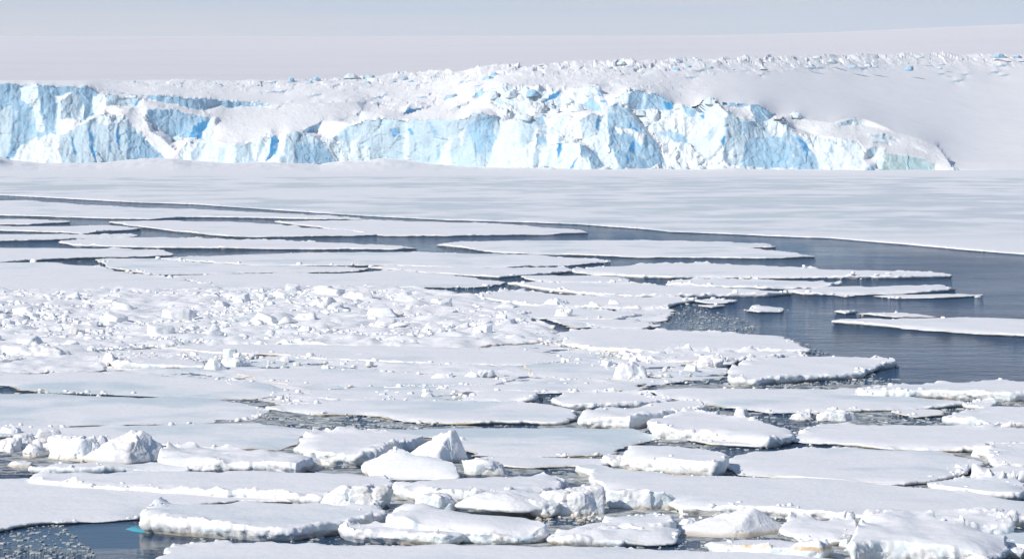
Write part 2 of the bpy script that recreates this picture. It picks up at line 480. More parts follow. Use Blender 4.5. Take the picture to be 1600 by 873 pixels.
# ------------------------------------------------------------------ glacier
# Traced facets: (outline in photo px, m = lateral slope dY/dx (minus faces the sun), s = lean dY/dz, class)
# classes: S snow, L fractured ice painted lighter on sunlit faces, R rubble, I pale and B blue ice with shade painted in, D deep blue crevasse ice
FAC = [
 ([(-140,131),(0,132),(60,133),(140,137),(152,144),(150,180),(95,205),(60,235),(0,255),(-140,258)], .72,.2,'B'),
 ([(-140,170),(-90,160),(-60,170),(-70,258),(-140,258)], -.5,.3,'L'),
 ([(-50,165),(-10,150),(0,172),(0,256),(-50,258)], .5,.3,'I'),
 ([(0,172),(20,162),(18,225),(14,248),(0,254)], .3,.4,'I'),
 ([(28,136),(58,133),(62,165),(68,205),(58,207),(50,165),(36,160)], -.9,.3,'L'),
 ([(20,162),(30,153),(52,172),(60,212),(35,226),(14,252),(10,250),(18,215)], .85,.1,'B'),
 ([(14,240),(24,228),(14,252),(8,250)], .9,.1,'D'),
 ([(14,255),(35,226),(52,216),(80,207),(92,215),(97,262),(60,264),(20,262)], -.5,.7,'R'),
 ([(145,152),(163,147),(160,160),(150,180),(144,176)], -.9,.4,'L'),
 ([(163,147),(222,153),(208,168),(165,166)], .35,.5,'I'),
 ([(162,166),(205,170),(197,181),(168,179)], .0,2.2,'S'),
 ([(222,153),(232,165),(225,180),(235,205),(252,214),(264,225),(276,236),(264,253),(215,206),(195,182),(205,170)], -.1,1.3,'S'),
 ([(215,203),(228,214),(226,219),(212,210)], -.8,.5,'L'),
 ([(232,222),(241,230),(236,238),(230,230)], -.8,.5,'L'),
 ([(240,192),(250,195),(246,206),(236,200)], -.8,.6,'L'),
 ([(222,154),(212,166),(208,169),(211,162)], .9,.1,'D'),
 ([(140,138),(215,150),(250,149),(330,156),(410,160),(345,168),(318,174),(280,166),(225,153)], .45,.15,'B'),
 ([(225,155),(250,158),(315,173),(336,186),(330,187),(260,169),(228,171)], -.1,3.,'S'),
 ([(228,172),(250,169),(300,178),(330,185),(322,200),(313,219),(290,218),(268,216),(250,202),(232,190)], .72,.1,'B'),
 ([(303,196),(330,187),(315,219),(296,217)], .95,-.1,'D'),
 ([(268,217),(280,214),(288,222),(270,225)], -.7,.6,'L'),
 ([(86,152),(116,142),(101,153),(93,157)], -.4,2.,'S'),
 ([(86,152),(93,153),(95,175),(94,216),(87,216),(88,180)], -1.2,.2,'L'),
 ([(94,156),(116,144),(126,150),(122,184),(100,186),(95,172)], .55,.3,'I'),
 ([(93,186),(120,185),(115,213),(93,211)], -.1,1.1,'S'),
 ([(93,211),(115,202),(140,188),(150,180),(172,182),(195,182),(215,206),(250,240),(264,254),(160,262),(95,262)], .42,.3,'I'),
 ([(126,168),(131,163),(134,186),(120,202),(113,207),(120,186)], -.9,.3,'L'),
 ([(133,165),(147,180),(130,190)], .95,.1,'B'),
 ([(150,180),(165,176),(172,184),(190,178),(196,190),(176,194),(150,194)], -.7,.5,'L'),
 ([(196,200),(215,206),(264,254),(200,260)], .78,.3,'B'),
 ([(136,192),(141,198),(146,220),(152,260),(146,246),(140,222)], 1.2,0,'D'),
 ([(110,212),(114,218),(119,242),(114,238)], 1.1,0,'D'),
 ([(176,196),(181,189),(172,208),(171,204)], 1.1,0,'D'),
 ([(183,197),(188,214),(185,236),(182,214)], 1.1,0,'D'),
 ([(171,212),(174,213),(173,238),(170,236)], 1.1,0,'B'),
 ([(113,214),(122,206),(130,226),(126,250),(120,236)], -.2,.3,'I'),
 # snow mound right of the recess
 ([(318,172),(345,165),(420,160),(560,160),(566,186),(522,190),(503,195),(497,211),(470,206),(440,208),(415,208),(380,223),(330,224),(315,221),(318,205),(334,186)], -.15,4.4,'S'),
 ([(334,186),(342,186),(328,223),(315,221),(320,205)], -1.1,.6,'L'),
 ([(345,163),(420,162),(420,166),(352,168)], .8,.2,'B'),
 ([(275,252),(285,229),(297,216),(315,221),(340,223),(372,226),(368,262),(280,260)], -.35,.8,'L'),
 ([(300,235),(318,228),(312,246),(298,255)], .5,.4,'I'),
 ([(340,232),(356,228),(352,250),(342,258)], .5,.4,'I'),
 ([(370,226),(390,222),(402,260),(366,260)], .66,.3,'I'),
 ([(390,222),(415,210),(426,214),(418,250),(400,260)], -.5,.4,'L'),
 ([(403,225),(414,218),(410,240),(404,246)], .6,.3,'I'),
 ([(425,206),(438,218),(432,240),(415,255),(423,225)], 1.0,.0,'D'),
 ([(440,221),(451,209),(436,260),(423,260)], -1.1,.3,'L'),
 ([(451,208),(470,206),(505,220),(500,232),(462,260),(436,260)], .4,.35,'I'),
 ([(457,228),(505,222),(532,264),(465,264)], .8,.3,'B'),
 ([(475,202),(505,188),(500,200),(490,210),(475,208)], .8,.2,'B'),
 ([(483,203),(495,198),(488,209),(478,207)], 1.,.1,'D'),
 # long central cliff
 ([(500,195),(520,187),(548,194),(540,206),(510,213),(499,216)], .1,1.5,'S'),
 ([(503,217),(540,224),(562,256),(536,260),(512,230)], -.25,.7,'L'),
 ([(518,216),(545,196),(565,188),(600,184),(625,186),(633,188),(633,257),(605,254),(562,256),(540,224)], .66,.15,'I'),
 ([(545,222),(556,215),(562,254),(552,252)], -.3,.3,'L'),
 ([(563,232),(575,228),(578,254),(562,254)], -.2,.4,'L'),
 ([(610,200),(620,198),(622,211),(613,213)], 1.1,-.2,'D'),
 ([(632,188),(638,187),(642,258),(632,257),(629,230)], -1.1,.2,'L'),
 ([(638,187),(700,187),(722,188),(706,264),(642,258)], .4,.2,'I'),
 ([(638,202),(642,200),(646,212),(642,212)], 1.1,0,'D'),
 ([(668,190),(676,192),(688,212),(680,214),(672,204)], .9,0,'B'),
 ([(690,226),(715,205),(704,264),(686,262)], -.55,.3,'L'),
 ([(684,228),(688,236),(684,250),(681,244)], 1.,0,'B'),
 ([(706,190),(735,180),(755,177),(783,182),(779,240),(766,256),(750,267),(706,264)], .68,.15,'I'),
 ([(728,192),(770,182),(778,236),(742,240)], .78,.1,'B'),
 ([(717,206),(722,204),(722,228),(718,226)], -.9,.1,'L'),
 ([(713,232),(735,226),(746,264),(712,264)], -.1,.4,'I'),
 ([(776,214),(808,194),(816,264),(758,268)], -.7,.4,'L'),
 ([(630,181),(637,165),(648,172),(660,165),(663,168),(640,180)], .8,.1,'B'),
 ([(632,178),(640,170),(658,168),(640,179)], 1.,0,'D'),
 ([(735,152),(752,138),(759,145),(742,154)], .8,.2,'B'),
 ([(709,167),(736,157),(718,168)], .8,.2,'B'),
 ([(555,180),(568,171),(563,181)], .8,.3,'I'),
 ([(533,186),(546,182),(538,188)], .8,.3,'I'),
 # broken peaks
 ([(760,142),(790,134),(845,135),(862,140),(900,138),(930,134),(940,140),(905,165),(860,172),(842,176),(800,186),(782,182),(765,165)], -.15,1.7,'R'),
 ([(764,152),(772,146),(790,160),(786,166)], .8,.3,'I'),
 ([(790,148),(806,140),(802,160),(792,162)], .6,.4,'I'),
 ([(820,143),(845,138),(846,148),(825,151)], .85,.2,'I'),
 ([(843,164),(862,145),(879,142),(871,152),(856,158),(848,166)], .8,.1,'D'),
 ([(782,182),(812,190),(816,210),(822,264),(775,267),(780,220)], -.6,.35,'L'),
 ([(810,190),(835,178),(839,170),(842,190),(832,222),(815,232)], .2,.3,'I'),
 ([(837,172),(849,180),(853,205),(856,230),(834,234),(840,200)], .95,.1,'B'),
 ([(850,186),(890,180),(906,190),(896,216),(870,223),(855,216)], .12,2.6,'R'),
 ([(820,228),(856,226),(900,218),(906,264),(820,264)], -.35,.4,'L'),
 ([(836,230),(844,234),(842,262),(834,262)], .6,.2,'I'),
 ([(858,232),(864,230),(860,262),(852,262)], .5,.2,'I'),
 ([(873,217),(878,232),(871,247),(869,240)], 1.1,0,'D'),
 ([(906,245),(897,258),(889,267),(892,258)], 1.1,0,'D'),
 ([(905,166),(925,150),(937,165),(941,176),(925,172)], .9,.2,'B'),
 ([(917,146),(931,134),(937,150),(928,150)], -.6,.6,'L'),
 ([(934,138),(949,160),(946,176),(938,160)], .95,.0,'D'),
 ([(938,160),(948,163),(944,176)], -1,.2,'L'),
 ([(905,186),(925,178),(939,180),(936,210),(910,219)], .3,.5,'I'),
 ([(936,180),(941,190),(938,208),(930,199)], 1.1,0,'D'),
 ([(896,216),(935,210),(942,176),(949,163),(952,200),(946,225),(957,250),(942,264),(918,226)], -.6,.4,'L'),
 ([(905,226),(930,235),(942,264),(925,267),(908,252)], .75,.3,'B'),
 ([(906,250),(918,244),(926,266),(904,266)], -.5,.3,'L'),
 ([(950,168),(965,160),(985,175),(1005,200),(1030,230),(1042,264),(1000,269),(963,264),(950,225)], .8,.3,'B'),
 ([(985,195),(998,205),(996,212),(984,205)], 1.1,0,'D'),
 ([(984,225),(992,218),(990,240),(983,238)], 1.1,0,'D'),
 ([(978,240),(982,238),(982,258),(978,258)], 1.1,0,'D'),
 ([(956,196),(968,202),(990,206),(1010,214),(1004,228),(985,212),(968,208)], -.5,.8,'R'),
 ([(940,240),(955,232),(968,262),(945,264)], -.4,.4,'L'),
 ([(960,152),(985,137),(981,166),(968,168)], -.8,.6,'L'),
 ([(980,145),(990,138),(1003,141),(1006,147),(1018,145),(1048,156),(1054,173),(1030,176),(1000,174),(983,170)], .72,.2,'B'),
 ([(1003,150),(1008,142),(1010,160),(1004,172)], -.4,.2,'I'),
 ([(1036,160),(1050,158),(1053,172),(1042,174)], 1.,.1,'D'),
 # rubble chute and the bastion
 ([(985,172),(1054,173),(1062,163),(1076,170),(1086,180),(1092,190),(1082,206),(1072,222),(1088,236),(1128,264),(1040,267),(1036,235),(1015,205)], -.35,.9,'R'),
 ([(1028,206),(1045,204),(1068,214),(1092,228),(1060,223)], .9,.2,'B'),
 ([(1060,166),(1086,166),(1093,163),(1100,154),(1115,157),(1130,172),(1142,172),(1140,200),(1130,252),(1120,260),(1074,222),(1092,190)], -.8,.35,'L'),
 ([(1067,166),(1089,172),(1086,183),(1074,180)], .72,.1,'B'),
 ([(1092,181),(1100,177),(1099,185)], .9,0,'D'),
 ([(1110,200),(1126,190),(1114,216),(1106,220)], .4,.2,'I'),
 ([(1127,223),(1132,212),(1137,222),(1132,229)], 1.1,-.1,'D'),
 ([(1118,160),(1165,161),(1173,163),(1185,164),(1211,180),(1200,191),(1180,193),(1172,172),(1140,166)], .95,.2,'B'),
 ([(1140,168),(1172,164),(1178,182),(1160,186),(1142,178)], -.1,1.8,'S'),
 ([(1138,174),(1150,183),(1180,191),(1200,192),(1230,198),(1250,214),(1279,250),(1281,268),(1215,270),(1142,258),(1129,250)], .7,.22,'I'),
 ([(1165,215),(1240,212),(1279,252),(1280,268),(1160,260)], .82,.2,'B'),
 ([(1152,192),(1172,190),(1178,204),(1156,206)], .9,.1,'B'),
 ([(1195,192),(1222,185),(1236,195),(1221,215),(1204,213)], -.05,.4,'L'),
 ([(1140,236),(1146,232),(1146,250),(1138,248)], -.4,.3,'L'),
 # low right-hand dome
 ([(1222,182),(1245,176),(1262,185),(1300,190),(1320,183),(1346,183),(1370,190),(1400,203),(1440,215),(1465,226),(1482,250),(1492,268),(1460,269),(1440,247),(1384,239),(1350,232),(1300,218),(1265,210),(1240,200)], -.2,2.6,'S'),
 ([(1232,180),(1246,176),(1258,184),(1240,188)], -.5,.9,'L'),
 ([(1252,206),(1264,216),(1262,232),(1252,226)], -.5,.3,'L'),
 ([(1244,214),(1258,222),(1266,236),(1256,238)], 1.,.1,'D'),
 ([(1264,212),(1290,215),(1340,220),(1352,236),(1347,269),(1284,269),(1274,240)], -.55,.6,'L'),
 ([(1293,236),(1298,231),(1305,237),(1296,239)], .9,.1,'B'),
 ([(1296,264),(1302,256),(1298,267)], .9,.1,'B'),
 ([(1353,236),(1366,227),(1373,232),(1368,246),(1355,249)], .85,.2,'I'),
 ([(1352,262),(1360,259),(1370,267),(1351,268)], .9,.2,'B'),
 ([(1372,236),(1386,231),(1376,264),(1368,264)], -.9,.3,'L'),
 ([(1384,239),(1440,247),(1462,258),(1462,270),(1374,270)], .82,.25,'G'),
 ([(1346,211),(1385,209),(1406,222),(1376,218)], .8,.4,'I'),
 ([(1334,184),(1342,186),(1351,201),(1336,196)], .85,.3,'I'),
 ([(1308,192),(1335,185),(1330,196),(1314,198)], .75,.3,'I'),
 ([(1360,221),(1385,220),(1392,226),(1366,224)], .8,.3,'I'),
 ([(1352,186),(1398,203),(1394,207),(1350,196)], -.5,1.,'S'),
 ([(40,268),(60,259),(110,262),(150,258),(205,256),(255,249),(290,251),(310,262),(310,268),(40,268)], -.1,2.6,'S'),
 ([(530,268),(545,259),(575,252),(605,249),(630,253),(650,261),(690,264),(690,270)], -.1,2.6,'S'),
 ([(955,274),(975,266),(1010,265),(1035,258),(1050,262),(1065,274)], -.2,2.4,'R'),
 ([(1120,272),(1128,260),(1150,260),(1180,264),(1205,266),(1240,264),(1262,272)], -.2,2.4,'R'),
 ([(690,270),(720,262),(745,266),(760,272)], -.2,2.2,'R'),
 ([(1428,226),(1450,233),(1446,238),(1426,231)], -.5,.9,'S'),
]
N_CLIFF = len(FAC)
for k_ in range(34):                                  # small crevasses opening in the snow slope
    if k_ < 18: a_, b_ = random.uniform(420, 800), random.uniform(124, 172)
    else: a_, b_ = random.uniform(960, 1580), random.uniform(100, 128)
    if 500 < a_ and b_ > 165: continue
    c_, e_ = random.uniform(5, 13), random.uniform(.9, 1.9)
    FAC.append(([(a_ - c_, b_ + e_ * .6), (a_, b_ - e_), (a_ + c_, b_ - e_ * 1.4), (a_ + c_ * .4, b_ + e_)], .85, .2, random.choice('IIB')))
G_TOP = np.array([(-140,129),(0,128),(150,127),(250,127),(350,126.5),(450,125),(520,122),(600,116),(700,110),(800,103),(900,98),(1000,96),(1100,93),(1250,90),(1400,87),(1500,86),(1600,88),(1740,90)], float)
G_BASE = np.array([(-140,256),(0,253),(20,258),(60,262),(150,261),(255,254),(270,253),(300,258),(365,260),(450,260),(500,263),(540,258),(600,253),(640,256),(700,262),(780,266),(880,266),(1000,268),(1060,266),(1150,262),(1215,269),(1290,266),(1400,268),(1490,267),(1600,266),(1740,264)], float)
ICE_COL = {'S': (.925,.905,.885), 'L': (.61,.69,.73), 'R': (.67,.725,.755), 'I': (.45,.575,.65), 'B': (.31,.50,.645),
           'D': (.06,.32,.60), 'G': (.40,.53,.54)}  # sunlight put into the L colour, shade into I, B and G, over blue ice
ROUGH = {'S': .06, 'L': .68, 'R': 1.0, 'I': .40, 'B': .34, 'D': .2, 'G': .25}
PX0, PX1, PY0, PY1 = -140, 1740, 82, 276


def facet_maps(step, warp):
    px = np.arange(PX0, PX1 + .1, step); py = np.arange(PY0, PY1 + .1, step)
    X, Y = np.meshgrid(px, py)
    warp = warp * np.interp(X, [1240, 1300], [1.0, .18])
    wx = X + warp * (fbm(X / 11, Y / 11, 0 * X, 3, 3) * 1.2 + fbm(X / 3.5, Y / 3.5, 0 * X, 9, 2) * .5)
    wy = Y + warp * (fbm(X / 11, Y / 11, 0 * X + 7, 5, 3) * 1.2 + fbm(X / 3.5, Y / 3.5, 0 * X, 19, 2) * .5)
    mm = np.zeros(X.shape)
    ss = np.full(X.shape, 23.0)
    ss = np.where(X < 400, 23 + (400 - np.clip(X, 0, 400)) / 400 * 22, ss)
    cc = np.full(X.shape, 'S')
    fac = np.zeros(X.shape, bool)
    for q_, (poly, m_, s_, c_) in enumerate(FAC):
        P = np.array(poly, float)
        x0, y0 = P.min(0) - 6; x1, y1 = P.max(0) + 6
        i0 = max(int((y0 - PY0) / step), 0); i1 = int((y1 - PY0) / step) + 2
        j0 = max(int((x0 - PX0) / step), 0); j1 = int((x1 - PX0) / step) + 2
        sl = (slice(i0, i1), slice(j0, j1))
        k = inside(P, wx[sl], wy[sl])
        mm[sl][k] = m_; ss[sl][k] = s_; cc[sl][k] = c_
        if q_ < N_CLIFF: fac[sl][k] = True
    return X, Y, mm, ss, cc, fac


def solve_depth(apart):
    st = 2.0
    X, Y, mm, ss, cc, fac = facet_maps(st, 2.0)
    top = np.interp(X[0], G_TOP[:, 0], G_TOP[:, 1]) - 6
    base = np.interp(X[0], G_BASE[:, 0], G_BASE[:, 1])
    bx, bY = on_plane(X[0], base, 0.2)
    isb = Y >= base[None] - 1
    ss = np.where(Y > base[None] - 1, 0.0, ss)
    brow = isb & (Y < base[None] + 1.01)
    bY = np.convolve(np.pad(bY, 40, 'edge'), np.ones(81) / 81, 'valid')
    body = np.maximum.accumulate(fac, axis=0)
    k = 0.2 * st
    gx = .5 * (mm[:, 1:] + mm[:, :-1]) * k
    gy = .5 * (ss[1:] + ss[:-1]) * k                   # d[row-1] - d[row]
    d = np.zeros(X.shape)
    d[-1] = bY
    for r in range(X.shape[0] - 2, -1, -1):
        d[r] = d[r + 1] + gy[r]
    if apart: d = np.where(~body & (X > 940) & (Y < base[None]), bY[None] + (base[None] - Y) * 4.6, d)
    lam = np.where(brow, .012, 0.0)
    wy_ = 1.0 / (1.0 + gy / 2.0) ** 2                   # flat snow is free to flex
    wx_ = np.ones_like(gx) * np.minimum(1.0, 1.0 / (1.0 + .25 * (ss[:, 1:] + ss[:, :-1]) * k) ** 2 + .03)

    cut = np.interp(X, [940, 1040], [1.0, .003 if apart else 1.0])   # the far slope lies well behind the right-hand crest
    wy_ = np.where((body[1:] != body[:-1]) & (Y[1:] < base[None] - 4), wy_ * cut[1:], wy_)
    wx_ = np.where((body[:, 1:] != body[:, :-1]) & (Y[:, 1:] < base[None, 1:] - 4), wx_ * cut[:, 1:], wx_)

    def A(v):
        r = lam * v
        e = wx_ * (v[:, 1:] - v[:, :-1]); r[:, 1:] += e; r[:, :-1] -= e
        e = wy_ * (v[:-1] - v[1:]); r[:-1] += e; r[1:] -= e
        return r
    b = lam * bY[None]
    e = wx_ * gx; b[:, 1:] += e; b[:, :-1] -= e
    e = wy_ * gy; b[:-1] += e; b[1:] -= e
    D = lam.copy()
    D[:, 1:] += wx_; D[:, :-1] += wx_; D[:-1] += wy_; D[1:] += wy_
    r = b - A(d); z = r / D; p_ = z.copy(); rz = (r * z).sum()
    for it in range(3000 if apart else 2200):
        Ap = A(p_); al = rz / (p_ * Ap).sum()
        d += al * p_; r -= al * Ap
        z = r / D; rn = (r * z).sum(); p_ = z + rn / rz * p_; rz = rn
    t = np.where(body.any(0), body.argmax(0), body.shape[0] - 1)
    rows = np.arange(d.shape[0])[:, None]; cols = np.arange(d.shape[1])[None]
    t_ = np.maximum(t - 2, 0)[None]
    ext = d[np.minimum(rows, t_), cols] - 4.6 * st * np.clip(rows - t_, 0, 12)      # the slope carried on behind the crest
    j0 = int((1240 - PX0) / st)
    for a in (d, ext):
        for _ in range(2):                            # the low right-hand dome is drifted over and soft
            b_ = a[:, j0:].copy()
            b_[1:-1, 1:-1] = (4 * b_[1:-1, 1:-1] + b_[:-2, 1:-1] + b_[2:, 1:-1] + b_[1:-1, :-2] + b_[1:-1, 2:]) / 8
            a[:, j0:] = b_
    return d, ext, st, X, body


DEPTH, _e0, DST, _X, _body = solve_depth(False)
_, _e1, _, _, _ = solve_depth(True)
_r = np.clip((_X - 1085) / 340, 0, 1)
D_SLOPE = _e0 + (_e1 - _e0) * _r * _r * _r * (_r * (_r * 6 - 15) + 10)
D_SLOPE = np.where(_body, np.maximum(D_SLOPE, DEPTH + 5), D_SLOPE)


def depth_at(px, py, G=None):
    G = DEPTH if G is None else G
    fx = np.clip((np.asarray(px, float) - PX0) / DST, 0, G.shape[1] - 1.001)
    fy = np.clip((np.asarray(py, float) - PY0) / DST, 0, G.shape[0] - 1.001)
    ix, iy = fx.astype(int), fy.astype(int)
    u, v = fx - ix, fy - iy
    return ((G[iy, ix] * (1 - u) + G[iy, ix + 1] * u) * (1 - v) +
            (G[iy + 1, ix] * (1 - u) + G[iy + 1, ix + 1] * u) * v)


def build_glacier():
    root = bpy.data.objects.new('glacier', None); COL.objects.link(root)
    root.location = (0, 1000, 0)
    tag(root, 'long glacier front with broken blue and white ice cliffs below a snow slope', 'glacier')
    X, Y, mm, ss, cc, fac = facet_maps(1.0, 2.2)
    body = np.maximum.accumulate(fac, axis=0)
    split = X > 1080
    t1 = np.where(body.any(0), body.argmax(0), X.shape[0]).astype(float)
    t2 = np.convolve(np.pad(t1, 3, 'edge'), np.ones(7) / 7, 'valid')
    body = np.where(split, np.arange(X.shape[0])[:, None] >= np.maximum(t1, t2)[None] + 1, body)
    d_body = depth_at(X, Y)
    d_slope = depth_at(X, Y, D_SLOPE)
    # roughness and colour, softened a little
    rg = np.zeros(X.shape); colr = np.zeros(X.shape + (3,))
    for c_ in ICE_COL:
        k = cc == c_
        rg[k] = ROUGH[c_]; colr[k] = ICE_COL[c_]
    def blur(a):
        for _ in range(1):
            b = a.copy()
            b[1:-1, 1:-1] = (a[1:-1, 1:-1] * 4 + a[:-2, 1:-1] + a[2:, 1:-1] + a[1:-1, :-2] + a[1:-1, 2:]) / 8
            a = b
        return a
    rg = np.where(fac, rg, 0.0); rg = blur(blur(rg)); colr = blur(colr)
    top = np.interp(X[0], G_TOP[:, 0], G_TOP[:, 1])[None]
    crest = np.clip(1 - (Y - top) / 26, 0, 1)            # crevassed ridge on the skyline of the slope
    ridge = crest * np.clip((X - 140) / 60, 0, 1) * ~fac
    midz = np.exp(-((Y - (top + 45)) / 22) ** 2) * np.clip((X - 420) / 150, 0, 1) * np.clip((1150 - X) / 200, 0, 1) * ~fac

    def surface(d, rg, fac):
        P = np.stack(at_depth(X, Y, d), -1)
        N = np.cross(np.gradient(P, axis=1), np.gradient(P, axis=0))
        N /= np.linalg.norm(N, axis=-1, keepdims=True) + 1e-9
        N *= np.where(N[..., 1:2] > 0, -1, 1)
        x, y, z = P[..., 0], P[..., 1], P[..., 2]
        r1 = fbm(x / 11, y / 50, 0 * z, 80, 4, .5)
        r2 = facets(x / 6.5, y / 30, 0 * z, 90) + .6 * facets(x / 3, y / 22, 0 * z, 97)
        disp = ridge * np.interp(X, [150, 500, 800], [.35, .7, 1.0]) * (1.4 * r1 + 1.35 * r2) + midz * (.35 * r1 + .6 * r2)
        disp += (~fac) * (.4 * fbm(x / 60, y / 160, 0 * z, 95, 3) + .10 * fbm(x / 9, y / 60, 0 * z, 96, 3))
        if rg is not None:
            n1 = fbm(x / 5, y / 5, z / 7, 40, 5, .55)
            fl = fbm(x / 2.2, y / 6, z / 14, 50, 3)      # vertical fluting
            f1 = facets(x / 6, y / 8, z / 8, 60)
            f2 = facets(x / 2.2, y / 3, z / 2.6, 70)
            f3 = facets(x / 1.1, y / 1.5, z / 1.2, 75)
            disp += rg * (1.2 * n1 + 1.1 * fl + 1.5 * f1 + 1.1 * f2 + .25 * f3)
        jump = np.maximum(np.abs(np.gradient(d, axis=1)) / 2.2, np.abs(np.gradient(d, axis=0)) / 9.0)
        disp *= np.clip(1.6 - jump, 0.05, 1)
        return P + N * disp[..., None]

    P = surface(d_body, rg, fac)
    Ps = np.where(split[..., None], surface(d_slope, None, np.zeros_like(fac)), P)
    x, y, z = P[..., 0], P[..., 1], P[..., 2]
    base = np.interp(X[0], G_BASE[:, 0], G_BASE[:, 1])[None]
    low = Y > base
    P[..., 2] = np.where(low, P[..., 2] - 1.0 * (Y - base), P[..., 2])
    ok = (Y >= top - 2) & (Y <= base + 6)
    ny, nx = X.shape
    i = (np.arange(ny - 1)[:, None] * nx + np.arange(nx - 1)[None])
    okf = ok[:-1, :-1] & ok[1:, :-1] & ok[:-1, 1:] & ok[1:, 1:]
    isc = np.where(split[:-1, :-1], body[:-1, :-1] & body[1:, :-1] & body[:-1, 1:] & body[1:, 1:], fac[:-1, :-1])
    deep = np.zeros_like(body); deep[14:] = body[:-14]      # the slope runs on a little way behind the crest
    iss = np.where(split[:-1, :-1], ~deep[:-1, :-1], ~fac[:-1, :-1])
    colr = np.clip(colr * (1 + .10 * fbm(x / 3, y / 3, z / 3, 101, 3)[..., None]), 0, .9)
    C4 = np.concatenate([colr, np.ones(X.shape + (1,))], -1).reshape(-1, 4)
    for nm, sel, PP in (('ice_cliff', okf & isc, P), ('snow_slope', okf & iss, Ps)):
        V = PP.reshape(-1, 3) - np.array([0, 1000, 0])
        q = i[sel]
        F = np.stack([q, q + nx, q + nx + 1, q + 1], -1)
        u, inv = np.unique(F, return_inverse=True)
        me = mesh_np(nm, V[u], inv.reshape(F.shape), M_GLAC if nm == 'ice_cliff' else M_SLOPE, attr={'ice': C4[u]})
        obj(nm, me, root)
    return root


GLACIER = build_glacier()

# ------------------------------------------------------------------ broken-ice solids
def ico(sub):
    bm = bmesh.new(); bmesh.ops.create_icosphere(bm, subdivisions=sub, radius=1)
    V = np.array([v.co[:] for v in bm.verts]); F = np.array([[v.index for v in f.verts] for f in bm.faces])
    bm.free()
    return V / np.linalg.norm(V, axis=1, keepdims=True), F


ICO = {k: ico(k) for k in (1, 2, 3, 4, 5, 6)}


def poly_solid(size, seed, style='block', sub=5, rough=.06, planes=None, k=16, hard=0.0):
    """Faceted lump of broken ice, star-shaped, sitting with its waterline at z = 0."""
    rs = np.random.default_rng(seed)
    D, F = ICO[sub]
    w, dp, h = size
    N, O = [], []
    if planes is None:
        nside = 7 if style != 'slab' else 6
        a0 = rs.uniform(0, 6.28)
        for i in range(nside):
            a = a0 + (i + rs.uniform(-.35, .35)) * 2 * math.pi / nside
            up = rs.uniform(-.15, .35) if style != 'peak' else rs.uniform(.35, .75)
            N.append((math.cos(a), math.sin(a), up)); O.append(rs.uniform(.72, 1.0))
        if style == 'slab':
            N.append((rs.uniform(-.12, .12), rs.uniform(-.25, .1), 1)); O.append(.95)
        elif style == 'peak':
            N.append((rs.uniform(-.4, .4), rs.uniform(-.4, .4), 1)); O.append(1.0)
        else:
            N.append((rs.uniform(-.3, .3), rs.uniform(-.3, .3), 1)); O.append(.8)
            for i in range(3):
                a = rs.uniform(0, 6.28)
                N.append((math.cos(a) * .8, math.sin(a) * .8, .8)); O.append(rs.uniform(.7, .95))
        N.append((0, 0, -1)); O.append(.8)
    else:
        for nn, oo in planes:
            N.append(nn); O.append(oo)
    N = np.array(N, float); N /= np.linalg.norm(N, axis=1, keepdims=True)
    O = np.array(O)
    q = np.clip(D @ N.T, 0, None) / O
    r = 1 / ((q ** k).sum(1) ** (1 / k) + 1e-6)
    P = D * np.minimum(r, 2.0)[:, None]
    P = P * np.array([w / 2, dp / 2, h / 2])
    L = (w * dp * h) ** (1 / 3)
    o = seed * 3.7
    nz = .8 * fbm(P[:, 0] / (L * .45) + o, P[:, 1] / (L * .45), P[:, 2] / (L * .45), seed, 5, .6)
    nz = nz + .9 * facets(P[:, 0] / (L * .33) + o, P[:, 1] / (L * .33), P[:, 2] / (L * .33), seed + 5)
    P = P + D * (nz * rough * L)[:, None]
    zmin, zmax = P[:, 2].min(), P[:, 2].max()
    P[:, 2] = (P[:, 2] - zmin) / (zmax - zmin) * h * 1.25 - h * .25
    return P, F


